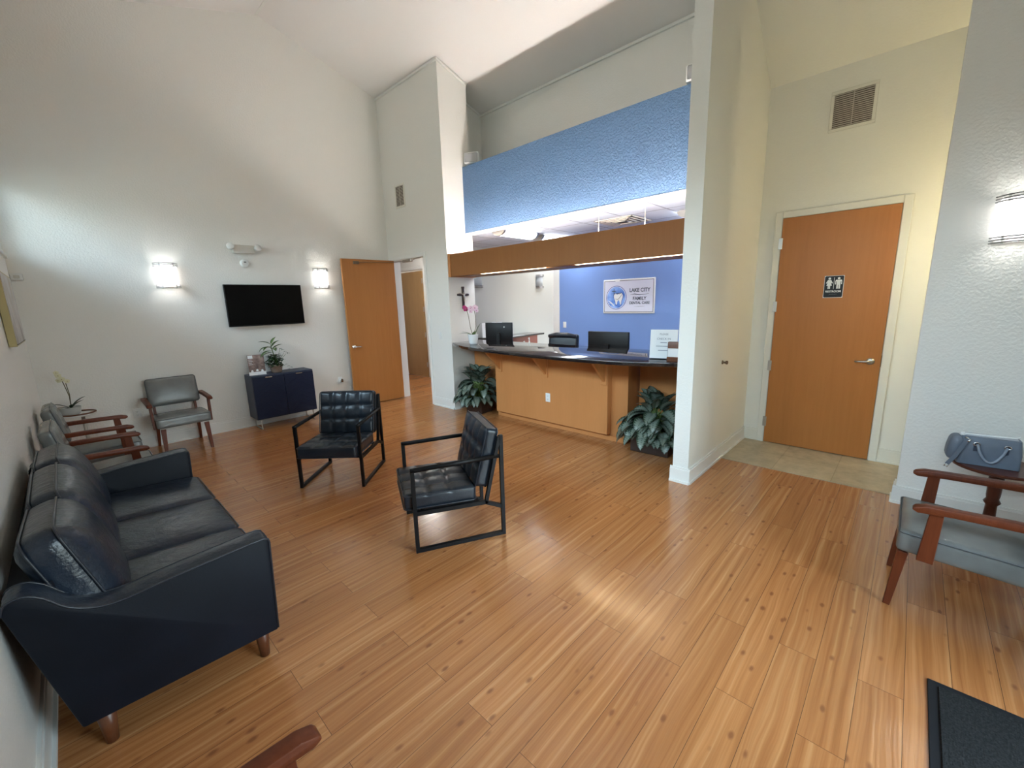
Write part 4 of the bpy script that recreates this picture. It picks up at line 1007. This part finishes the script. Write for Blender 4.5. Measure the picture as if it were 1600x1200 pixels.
bmesh.ops.transform(bm, matrix=mm, verts=bm.verts); obj('small_print', bm, M_greyink, ci)
wh = thing('card_holder', 'brown wooden card holder with white card beside the check-in notice', 'holder', (3.90, 1.585, 1.066), R(-80))
sharp(obj('wooden_block', box(B(), (-0.075, -0.01, 0), (0.075, 0.05, 0.185), 0.006, 2), M_leg, wh))
obj('white_card', box(B(), (-0.07, -0.016, 0.045), (0.05, -0.01, 0.125)), M_paper, wh)
obj('holder_lip', box(B(), (-0.075, -0.03, 0), (0.075, -0.01, 0.045), 0.004, 1), M_leg, wh)
obj('dark_card', box(B(), (0.05, -0.016, 0.075), (0.07, -0.0105, 0.095)), M_black, wh)

# ================================================================ FURNITURE
# --- navy sideboard
sb = thing('sideboard', 'navy blue two-door sideboard on thin metal legs under the television', 'sideboard', (2.035, 6.61, 0))
W, D = 0.405, 0.175
bm = B(); box(bm, (-W, -D+0.018, 0.145), (W, D, 0.76), 0.003, 1); obj('cabinet_body', bm, M_navycabtop, sb)
for s in (-1, 1):
    x0, x1 = (-W+0.004, -0.002) if s < 0 else (0.002, W-0.004)
    bm = B(); box(bm, (x0, -D, 0.152), (x1, -D+0.018, 0.742), 0.002, 1)
    cx = (x0+x1)/2
    for k in range(9):    # chevron relief
        z = 0.19+k*0.065
        if z+0.11 > 0.74: break
        tube(bm, [(x0+0.02, -D-0.0005, z), (cx, -D-0.0005, z+0.10), (x1-0.02, -D-0.0005, z)], 0.0022, 4)
    dr = obj('cabinet_door', bm, M_navycab, sb)
    hx = cx
    bm = B(); box(bm, (hx-0.045, -D-0.014, 0.738), (hx+0.045, -D, 0.742)); box(bm, (hx-0.045, -D-0.014, 0.726), (hx+0.045, -D-0.011, 0.742)); obj('door_pull', bm, M_chrome, dr)
for s in (-1, 1):
    bm = B(); x = s*(W-0.05); tube(bm, [(x, -D+0.04, 0.145), (x, -D+0.03, 0.008), (x, D-0.03, 0.008), (x, D-0.04, 0.145)], 0.007, 4, square=True)
    obj('leg', bm, M_steel, sb)
# display card on it
bs = thing('brochure_display', 'tilted picture brochure in stand at the left end of the navy sideboard', 'brochure', (1.745, 6.56, 0.76), R(-12))
M_pic = mat('brown_photo_print', (0.2, 0.12, 0.1), 0.4)
lk(M_pic, ramp(M_pic, noise(M_pic, coords(M_pic, (1, 1, 1)), 14, 4, 0.6), [(0.3, (0.06, 0.035, 0.03)), (0.5, (0.22, 0.14, 0.12)), (0.72, (0.42, 0.30, 0.26))]), bsdf(M_pic).inputs['Base Color'])
mt = Matrix.Rotation(R(-14), 4, 'X')
def tb(bm): bmesh.ops.transform(bm, matrix=mt, verts=bm.verts); return bm
obj('picture_sheet', tb(box(B(), (-0.10, -0.003, 0.04), (0.10, 0.0, 0.285))), M_pic, bs)
obj('white_base', tb(box(B(), (-0.103, -0.012, 0.0), (0.103, 0.002, 0.045))), M_paper, bs)
bm = B(); box(bm, (-0.094, -0.0045, 0.235), (-0.035, -0.0025, 0.278)); 
for k in range(4): box(bm, (-0.09, -0.0042, 0.215-k*0.022), (-0.05+0.01*(k % 2), -0.0028, 0.220-k*0.022))
for x, z in ((-0.06, 0.058), (0.0, 0.066), (0.06, 0.058)): tube(bm, [(x, -0.006, z-0.012), (x, -0.006, z+0.014)], [0.016, 0.010], 8)
obj('white_print', tb(bm), M_paper, bs)
obj('stand_back', box(B(), (-0.10, 0.0, 0.0), (0.10, 0.09, 0.004)), M_white, bs)
# plant on it
pp = thing('potted_plant', 'mixed leafy green plant in tan pot on the navy sideboard', 'plant', (2.00, 6.60, 0.76))
obj('pot', lathe(B(), [(0.062, 0), (0.07, 0.02), (0.082, 0.085), (0.092, 0.09), (0.092, 0.115), (0.082, 0.115), (0.078, 0.10)], 24), M_tanpot, pp, True)
obj('soil', lathe(B(), [(0.078, 0.095), (0.02, 0.10)], 16), M_soil, pp)
random.seed(5)
bm = B(); tube(bm, [(0, 0, 0.1), (-0.01, 0, 0.25), (-0.03, 0, 0.37), (-0.035, 0, 0.41)], [0.008, 0.007, 0.005, 0.003], 8)
for p in ((0.07, -0.03, 0.33), (0.12, -0.02, 0.27), (0.15, 0.0, 0.25)): tube(bm, [(0.01, 0, 0.1), (p[0]*0.6, p[1], p[2]*0.75), p], 0.002, 6)
obj('stems', bm, M_stem, pp, True)
ls = []
for (z, ya, L, w, p0, p1) in ((0.40, 168, 0.17, 0.055, 35, -5), (0.41, 20, 0.13, 0.04, 60, 30), (0.37, 15, 0.15, 0.04, 50, 10), (0.33, 0, 0.16, 0.05, 40, 5), (0.35, 175, 0.20, 0.045, 25, -70), (0.31, 190, 0.21, 0.05, 5, -65), (0.36, 200, 0.15, 0.045, 20, -60), (0.29, 165, 0.19, 0.045, 0, -60), (0.33, 270, 0.16, 0.05, 30, -50)):
    ls.append(dict(base=(-0.025*(z/0.4), 0, z), yawa=R(ya), length=L, width=w*1.45, pitch0=R(p0), pitch1=R(p1), fold=0.3))
foliage('tall_leaves', pp, ls, M_varleaf)
ls = []
for i in range(150):
    a = random.uniform(0, 2*PI); z = random.uniform(0.09, 0.24); r_ = random.uniform(0.0, 0.09)*(1 if z < 0.18 else 0.6)
    ls.append(dict(base=(r_*math.cos(a)-0.01, r_*math.sin(a), z), yawa=a+random.uniform(-0.6, 0.6), length=random.uniform(0.05, 0.10), width=random.uniform(0.028, 0.045), pitch0=R(random.uniform(0, 60)), pitch1=R(random.uniform(-80, 10)), fold=0.2))
for p in ((0.10, -0.06, 0.10), (0.13, -0.05, 0.07), (0.16, -0.05, 0.05), (0.12, -0.07, 0.03), (0.07, -0.03, 0.33), (0.09, -0.03, 0.31), (0.14, -0.01, 0.26), (0.17, 0, 0.25), (0.12, -0.02, 0.28)):
    ls.append(dict(base=p, yawa=R(random.uniform(-60, 40)), length=0.05, width=0.028, pitch0=R(30), pitch1=R(-40), fold=0.2))
foliage('bushy_leaves', pp, ls, M_darkleaf)

# --- black tufted armchairs
def make_armchair():
    t = thing('armchair', '', 'armchair')      # faces -Y ; side frames at x=+-0.2925, front y=-0.31, rear y=0.31
    s = 0.0125; Y0 = -0.31
    for sx in (-1, 1):
        x = sx*0.292; bm = B()
        bar(bm, (x, Y0, 0), (x, Y0, 0.605), 0.026, 0.026, (0, 1, 0)); bar(bm, (x, Y0+0.62, 0), (x, Y0+0.62, 0.755), 0.026, 0.026, (0, 1, 0))
        bar(bm, (x, Y0+0.013, 0.013), (x, Y0+0.607, 0.013), 0.026, 0.026)
        bar(bm, (x, Y0+0.013, 0.286), (x, Y0+0.50, 0.276), 0.026, 0.028); bar(bm, (x, Y0+0.49, 0.276), (x, Y0+0.61, 0.222), 0.026, 0.026)
        bar(bm, (x, Y0+0.495, 0.27), (x, Y0+0.607, 0.745), 0.026, 0.024, (0, 1, 0))
        obj('side_frame', bm, M_blackmetal, t)
        bm = B(); tube(bm, [(x, Y0-0.013, 0.592), (x, Y0+0.3, 0.598), (x, Y0+0.60, 0.604)], 0.016, 12); obj('armrest', bm, M_blackmetal, t, True)
    bm = B()
    for y, z in ((Y0+0.05, 0.28), (Y0+0.44, 0.275), (Y0+0.60, 0.70)): bar(bm, (-0.292, y, z), (0.292, y, z), 0.022, 0.022)
    obj('cross_rails', bm, M_blackmetal, t)
    w = 0.548; xs = (-0.137, 0, 0.137)
    tf = [(x, y) for x in (-0.137, 0.0, 0.137) for y in (-0.09, 0.075)]
    fo = [((x1, y1), (x2, y2)) for i, (x1, y1) in enumerate(tf) for (x2, y2) in tf[i+1:] if 0.01 < math.hypot(x1-x2, y1-y2) < 0.20]
    fo += [((x, -0.09), (x, -0.24)) for x in xs] + [((x, 0.075), (x, 0.22)) for x in xs] + [((-0.137, y), (-0.26, y)) for y in (-0.09, 0.075)] + [((0.137, y), (0.26, y)) for y in (-0.09, 0.075)]
    bm = B(); pad(bm, w, 0.50, 0.115, 0.028, 0.014, tf, 0.032, 0.030, fo, 46, Matrix.Translation((0, Y0+0.185, 0.352)) @ Matrix.Rotation(R(-1.5), 4, 'X')); se = obj('seat_cushion', bm, M_blk_leather, t, True)
    for z in (-0.045, 0.045):
        bm = B(); tube(bm, rrect(w+0.002, 0.502, 0.03, z), 0.0045, 6, closed=True)
        bmesh.ops.transform(bm, matrix=Matrix.Translation((0, Y0+0.185, 0.352)) @ Matrix.Rotation(R(-1.5), 4, 'X'), verts=bm.verts); obj('piping', bm, M_piping, se, True)
    # back: local pad (x, y->up, z->front)
    mb = Matrix.Translation((0, Y0+0.518, 0.590)) @ Matrix.Rotation(R(90-14), 4, 'X')
    tb_ = [(x, y) for x in xs for y in (-0.065, 0.07)]
    fo = [((x1, y1), (x2, y2)) for i, (x1, y1) in enumerate(tb_) for (x2, y2) in tb_[i+1:] if 0.01 < math.hypot(x1-x2, y1-y2) < 0.15]
    fo += [((x, -0.065), (x, -0.19)) for x in xs] + [((x, 0.07), (x, 0.19)) for x in xs] + [((-0.137, y), (-0.26, y)) for y in (-0.065, 0.07)] + [((0.137, y), (0.26, y)) for y in (-0.065, 0.07)]
    bm = B(); pad(bm, w, 0.43, 0.105, 0.028, 0.020, tb_, 0.036, 0.032, fo, 46, mb); bk = obj('back_cushion', bm, M_blk_leather, t, True)
    for z in (-0.04, 0.042):
        bm = B(); tube(bm, rrect(w+0.002, 0.432, 0.03, z), 0.0045, 6, closed=True); bmesh.ops.transform(bm, matrix=mb, verts=bm.verts); obj('piping', bm, M_piping, bk, True)
    for par, pts_, mm_, zt in ((se, tf, Matrix.Translation((0, Y0+0.185, 0.352)) @ Matrix.Rotation(R(-1.5), 4, 'X'), 0.0575+0.014-0.032), (bk, tb_, mb, 0.0525+0.020-0.036)):
        for p in pts_:
            bm = B(); lathe(bm, [(0.010, -0.004), (0.010, 0.002), (0.004, 0.006)], 10, (p[0], p[1], zt-0.003)); bmesh.ops.transform(bm, matrix=mm_, verts=bm.verts); obj('button', bm, M_blk_leather, par, True)
    return t
ac = make_armchair()
# chair A: front mid of feet, back direction
def put_arm(o, fl, fr, rear, label):
    f = (Vector(fl)+Vector(fr))/2; d = Vector(rear); c = f+d.normalized()*0.31
    ang = math.atan2(d.y, d.x)-PI/2
    place(o, (c.x, c.y, 0), ang, label, 'black tufted armchairs')
put_arm(ac, (1.29, 4.02), (1.70, 3.57), (0.73, 0.683), 'black tufted armchair, the farther of the two, facing the camera')
a2 = copy_tree(ac)
put_arm(a2, (1.41, 2.275), (1.68, 2.815), (0.894, -0.447), 'black tufted armchair, the nearer of the two, turned side-on toward the sofa')

# --- sofa
SY0, SY1, AW = 2.055, 3.985, 0.115
sf = thing('sofa', 'dark navy leather three-seat sofa against the left wall', 'sofa', (0, 0, 0))
prof = [(-0.19, 0.165), (0.475, 0.15), (0.492, 0.60), (0.470, 0.628), (0.30, 0.622), (0.12, 0.612), (0.0, 0.600), (-0.08, 0.610), (-0.15, 0.650), (-0.20, 0.715), (-0.245, 0.745), (-0.285, 0.735), (-0.297, 0.70)]
prof = prof[:2]+smoothc(prof[2:], 3)
for y0, y1 in ((SY0, SY0+AW), (SY1-AW, SY1)):
    bm = B(); prism(bm, prof, 'y', y0, y1, 0.008); a_ = sharp(obj('arm', bm, M_navyshade, sf), 40)
    # top cap in the plain navy leather, without the sides' painted-in shade
    topl = prof[2:]
    bm = B(); n_ = len(topl); r0 = [bm.verts.new((x, y0+0.004, z+0.001)) for x, z in topl]; rm = [bm.verts.new((x+(0.006 if i == 0 else -0.006 if i == n_-1 else 0), (y0+y1)/2, z+0.010)) for i, (x, z) in enumerate(topl)]; r1 = [bm.verts.new((x, y1-0.004, z+0.001)) for x, z in topl]
    for i in range(n_-1):
        bm.faces.new([r0[i], r0[i+1], rm[i+1], rm[i]]); bm.faces.new([rm[i], rm[i+1], r1[i+1], r1[i]])
    obj('arm_cap', bm, M_navy, a_, True)
    bm = B()
    for y in (y0+0.002, y1-0.002): tube(bm, [(x, y, z) for x, z in [(0.476, 0.16)]+topl], 0.0045, 6)
    obj('piping', bm, M_piping, a_, True)
bm = B(); prism(bm, [(-0.19, 0.165), (-0.07, 0.165), (-0.17, 0.72), (-0.297, 0.70)], 'y', SY0+AW, SY1-AW); obj('back_frame', bm, M_navyshade, sf)
obj('base', box(B(), (-0.15, SY0+AW, 0.155), (0.47, SY1-AW, 0.31), 0.01), M_navyshade, sf)
cw = (SY1-SY0-2*AW)/3
for k in range(3):
    yc = SY0+AW+cw*(k+0.5)
    mm_ = Matrix.Translation((0.205, yc, 0.375)) @ Matrix.Rotation(R(3), 4, 'Y')
    bm = B(); pad(bm, 0.62, cw-0.006, 0.14, 0.035, 0.020, n=20, mtx=mm_); s_ = obj('seat_cushion', bm, M_navy, sf, True)
    bm = B(); tube(bm, rrect(0.622, cw-0.004, 0.035, 0.052), 0.0045, 6, closed=True); bmesh.ops.transform(bm, matrix=mm_, verts=bm.verts); obj('piping', bm, M_piping, s_, True)
    tl = (-4, 2, -2)[k]
    mm_ = Matrix.Translation((-0.130, yc, 0.650)) @ Matrix.Rotation(R(tl), 4, 'X') @ Matrix.Rotation(R(90-17), 4, 'Y') @ Matrix.Rotation(R(90), 4, 'Z')
    bm = B(); pad(bm, cw+0.004, 0.455, 0.165, 0.068, 0.050, n=20, mtx=mm_, sidepuff=0.006, top_only=True); s_ = obj('back_cushion', bm, M_navy, sf, True)
    for z in (-0.045, 0.05):
        bm = B(); tube(bm, rrect(cw+0.004, 0.455, 0.06, z, 7), 0.005, 6, closed=True); bmesh.ops.transform(bm, matrix=mm_, verts=bm.verts); obj('piping', bm, M_piping, s_, True)
for x, y in ((0.42, SY0+0.075), (-0.13, SY0+0.075), (0.42, SY1-0.075), (-0.13, SY1-0.075)):
    bm = B(); lathe(bm, [(0.020, 0), (0.032, 0.158)], 16, (x, y, 0)); obj('leg', bm, M_leg, sf, True)

# --- grey vinyl wooden armchairs
def make_wchair():
    t = thing('guest_chair', '', 'chair')      # faces -Y
    for s in (-1, 1):
        bm = B(); bar(bm, (s*0.208, -0.288, 0.325), (s*0.220, -0.320, 0), 0.048, 0.044, (0, 1, 0), 0.030, 0.030, 0.003); obj('leg', bm, M_cherry, t)
        bm = B(); bar(bm, (s*0.205, 0.19, 0.33), (s*0.215, 0.29, 0), 0.036, 0.044, (0, 1, 0), 0.028, 0.030, 0.003); obj('leg', bm, M_cherry, t)
        bm = B(); bar(bm, (s*0.205, 0.19, 0.32), (s*0.205, 0.245, 0.60), 0.026, 0.045, (0, 1, 0), bev=0.003); obj('back_post', bm, M_cherry, t)
        # arm post on seat side
        bm = B(); bar(bm, (s*0.272, -0.208, 0.325), (s*0.280, -0.193, 0.600), 0.026, 0.062, (0, 1, 0), 0.026, 0.050, 0.003); obj('arm_post', bm, M_cherry, t)
        # arm: curved plank
        pr = [(-0.285, 0.600), (-0.262, 0.587), (-0.15, 0.598), (0.05, 0.603), (0.26, 0.605), (0.262, 0.642), (0.05, 0.641), (-0.15, 0.634), (-0.235, 0.630), (-0.275, 0.616)]
        bm = B(); prism(bm, pr, 'x', s*0.262, s*0.312, 0.007); sharp(obj('armrest', bm, M_cherry, t))
    bm = B(); bar(bm, (-0.30, 0.245, 0.618), (0.30, 0.245, 0.618), 0.026, 0.032, bev=0.003); obj('back_rail', bm, M_cherry, t)
    ms_ = Matrix.Translation((0, -0.055, 0.385)) @ Matrix.Rotation(R(-2.5), 4, 'X')
    bm = B(); pad(bm, 0.522, 0.525, 0.115, 0.022, 0.018, n=20, mtx=ms_); s_ = obj('seat', bm, M_vinyl, t, True)
    bm = B(); tube(bm, rrect(0.523, 0.526, 0.024, 0.048), 0.0035, 6, closed=True); bmesh.ops.transform(bm, matrix=ms_, verts=bm.verts); obj('piping', bm, M_vpipe, s_, True)
    mb_ = Matrix.Translation((0, 0.215, 0.690)) @ Matrix.Rotation(R(90-12), 4, 'X')
    bm = B(); pad(bm, 0.500, 0.335, 0.085, 0.030, 0.014, n=20, mtx=mb_, top_only=False); s_ = obj('backrest', bm, M_vinyl, t, True)
    bm = B(); tube(bm, rrect(0.501, 0.336, 0.03, 0.028), 0.0035, 6, closed=True); bmesh.ops.transform(bm, matrix=mb_, verts=bm.verts); obj('piping', bm, M_vpipe, s_, True)
    return t
G = 'grey vinyl guest chairs with cherry wood arms'
wc = make_wchair()
place(wc, (0.80, 6.45, 0), 0, 'grey vinyl guest chair with cherry arms against the far wall', G)
for p, rz, lb in (((0.02, 5.56, 0), R(90), 'grey vinyl guest chair against the left wall, beside the orchid table'),
                  ((0.03, 4.62, 0), R(90), 'grey vinyl guest chair between the sofa and the next grey chair'),
                  ((3.05, -0.385, 0), R(180), 'grey vinyl guest chair at the right, in front of the handbag table'),
                  ((-0.002, 0.70, 0), R(90), 'guest chair in the foreground, only its dark wooden armrest showing')):
    c_ = copy_tree(wc); place(c_, p, rz, lb, G)

# --- corner accent table with white orchid
ta = thing('accent_table', 'small round white tray table with wooden rim in the left corner', 'table', (-0.05, 6.38, 0))
obj('tray_top', lathe(B(), [(0.14, 0.605), (0.145, 0.61), (0.145, 0.62), (0.13, 0.62)], 40), M_white, ta, True)
bm = B(); tube(bm, [(0.137*math.cos(2*PI*i/40), 0.137*math.sin(2*PI*i/40), 0.628) for i in range(40)], 0.008, 8, closed=True); obj('wooden_rim', bm, M_leg, ta, True)
bm = B(); tube(bm, [(0.03, -0.02, 0.012), (0.03, -0.02, 0.605)], 0.015, 12); obj('pole', bm, M_steel, ta, True)
obj('foot_plate', lathe(B(), [(0.15, 0), (0.15, 0.012), (0.02, 0.02)], 32), M_steel, ta)
orchid('potted_orchid', 'cream orchid in low grey pot on the corner accent table', (-0.10, 6.36, 0.622), 0,
    [(0.062, 0), (0.078, 0.02), (0.085, 0.085), (0.080, 0.085), (0.076, 0.07)], M_greypot,
    [[(0.01, 0, 0.07), (0.015, 0.0, 0.2), (-0.005, 0.0, 0.34), (-0.03, 0, 0.45)], [(0.01, 0, 0.07), (0.02, -0.01, 0.22), (0.01, 0, 0.36)]],
    [((-0.04, 0, 0.455), 0.022, R(280), M_petalw), ((-0.03, -0.01, 0.425), 0.026, R(270), M_petalw), ((-0.01, -0.01, 0.385), 0.028, R(260), M_petalw), ((0.025, -0.01, 0.36), 0.024, R(290), M_petalw), ((-0.035, -0.01, 0.375), 0.024, R(240), M_petalw)],
    [dict(base=(0, 0, 0.07), yawa=R(195), length=0.22, width=0.04, pitch0=R(45), pitch1=R(-25), fold=0.3), dict(base=(0, 0, 0.07), yawa=R(215), length=0.17, width=0.035, pitch0=R(25), pitch1=R(-20), fold=0.3), dict(base=(0.01, 0, 0.07), yawa=R(10), length=0.17, width=0.045, pitch0=R(55), pitch1=R(20), fold=0.35), dict(base=(0.01, 0, 0.07), yawa=R(-30), length=0.15, width=0.045, pitch0=R(45), pitch1=R(20), fold=0.35), dict(base=(0.01, 0, 0.07), yawa=R(-70), length=0.12, width=0.045, pitch0=R(45), pitch1=R(0), fold=0.35)], 0.08, 0.07)

# --- round side table by the right wall
M_dkcherry = wood('dark_cherry_wood', (0.085, 0.022, 0.011), (0.055, 0.013, 0.007), (1, 1, 1), 0.3, 0.4, fine=50)
rtb = thing('side_table', 'round dark cherry pedestal side table under the handbag', 'table', (4.07, -0.52, 0))
sharp(obj('table_top', lathe(B(), [(0.205, 0.495), (0.220, 0.502), (0.220, 0.512), (0.213, 0.518)], 48), M_dkcherry, rtb), 30)
obj('pedestal', lathe(B(), [(0.03, 0.06), (0.045, 0.10), (0.030, 0.16), (0.028, 0.24), (0.042, 0.262), (0.030, 0.285), (0.034, 0.31), (0.036, 0.44), (0.030, 0.495)], 24), M_dkcherry, rtb, True)
for k in range(3):
    a = R(90+120*k); bm = B(); tube(bm, [(0.03*math.cos(a), 0.03*math.sin(a), 0.10), (0.13*math.cos(a), 0.13*math.sin(a), 0.075), (0.21*math.cos(a), 0.21*math.sin(a), 0.016)], [0.022, 0.018, 0.015], 10); obj('leg', bm, M_dkcherry, rtb, True)

# --- handbag
M_bag = leather('slate_blue_leather', (0.135, 0.165, 0.215), 0.45)
M_bagh = leather('pale_slate_leather', (0.24, 0.28, 0.35), 0.35)
hbg = thing('handbag', 'slate blue leather handbag with silver rings on the round side table', 'handbag', (4.05, -0.455, 0.520), R(-86))
bw, bh, bd = 0.138, 0.185, 0.065
bm = B()
secs = []
for z, k in ((0.0, 1.0), (0.01, 1.02), (bh*0.5, 1.0), (bh*0.93, 0.94), (bh, 0.80)):
    yy = bd*k
    secs.append([bm.verts.new((p.x, p.y, z)) for p in rrect(2*(bw+(0.004 if z < 0.1 else -0.006)), 2*yy, 0.02, 0, 3)])
for a, b in zip(secs, secs[1:]):
    n_ = len(a)
    for j in range(n_): bm.faces.new([a[j], a[(j+1) % n_], b[(j+1) % n_], b[j]])
bm.faces.new(secs[0]); bm.faces.new(secs[-1])
sharp(obj('bag_body', bm, M_bag, hbg), 50)
bm = B(); pad(bm, 0.07, 0.12, 0.17, 0.03, 0.0, n=12, mtx=Matrix.Translation((-bw-0.012, 0.0, 0.095)) @ Matrix.Rotation(R(6), 4, 'Y'), sidepuff=0.008); obj('side_gusset', bm, M_bag, hbg, True)
obj('zip_top', box(B(), (-bw+0.02, -0.03, bh-0.004), (bw-0.02, 0.03, bh+0.010), 0.005), mat('pale_zip_tape', (0.42, 0.43, 0.46), 0.5), hbg, True)
for sy in (-1, 1):
    bm = B(); hp = [(-0.062+0.13*i/12, sy*(bd+0.014+0.010*math.sin(PI*i/12)), 0.145-0.110*math.sin(PI*i/12)**0.75) for i in range(13)]
    tube(bm, hp, 0.0075, 10); h_ = obj('carry_handle', bm, M_bagh, hbg, True)
    for x in (-0.066, 0.070):
        bm = B(); box(bm, (x-0.010, sy*bd-0.004, 0.095), (x+0.010, sy*(bd)+0.004, 0.155), 0.002, 1); obj('handle_tab', bm, mat('dark_slate_leather', (0.05, 0.06, 0.09), 0.4), h_)
        bm = B(); c_ = Vector((x, sy*(bd+0.010), 0.145)); tube(bm, [c_+Vector((0.014*math.cos(2*PI*i/14), 0, 0.010*math.sin(2*PI*i/14))) for i in range(14)], 0.004, 6, closed=True); obj('silver_ring', bm, M_chrome, h_, True)
bm = B(); bar(bm, (-bw+0.03, -0.075, 0.175), (-bw-0.025, -0.085, 0.03), 0.024, 0.004, (0, 1, 0)); bar(bm, (-bw-0.025, -0.085, 0.032), (-bw-0.048, -0.085, -0.015), 0.022, 0.005, (0, 1, 0)); obj('shoulder_strap', bm, M_bag, hbg)
bm = B(); tube(bm, [(-bw+0.02, -0.06, 0.18), (-bw+0.04, -0.075, 0.165), (-bw+0.03, -0.08, 0.155)], 0.007, 8); tube(bm, [(-bw-0.05, -0.086, -0.012), (-bw-0.06, -0.086, -0.03), (-bw-0.045, -0.086, -0.035), (-bw-0.038, -0.086, -0.015)], 0.0035, 8, closed=True); obj('strap_buckle', bm, M_chrome, hbg, True)
bm = B(); lathe(bm, [(0.005, -0.012), (0.018, 0.0), (0.008, 0.014)], 10, (-bw+0.01, -0.02, bh+0.005)); tube(bm, [(-bw+0.01, -0.02, bh+0.005), (0, -0.02, bh+0.012), (bw-0.03, 0.0, bh+0.008), (bw-0.01, 0, bh+0.022)], [0.010, 0.006, 0.008, 0.003], 8); obj('pale_tie', bm, M_paper, hbg, True)

# --- entrance mat
em_ = thing('entrance_mat', 'black ribbed rubber entrance mat at the lower right on the floor', 'mat', (1.44, -0.60, 0))
obj('mat_border', box(B(), (-0.90, -0.40, 0), (0.90, 0.38, 0.006), 0.003, 1), M_mat_edge, em_)
obj('mat_pile', box(B(), (-0.868, -0.368, 0.004), (0.868, 0.348, 0.010), 0.003, 1), M_mat, em_)

# drop tiny index suffix issue: nothing else to do
for o in list(bpy.data.objects):
    if o.type == 'MESH' and o.parent is None and 'kind' not in o and 'label' not in o: print('UNTAGGED', o.name)
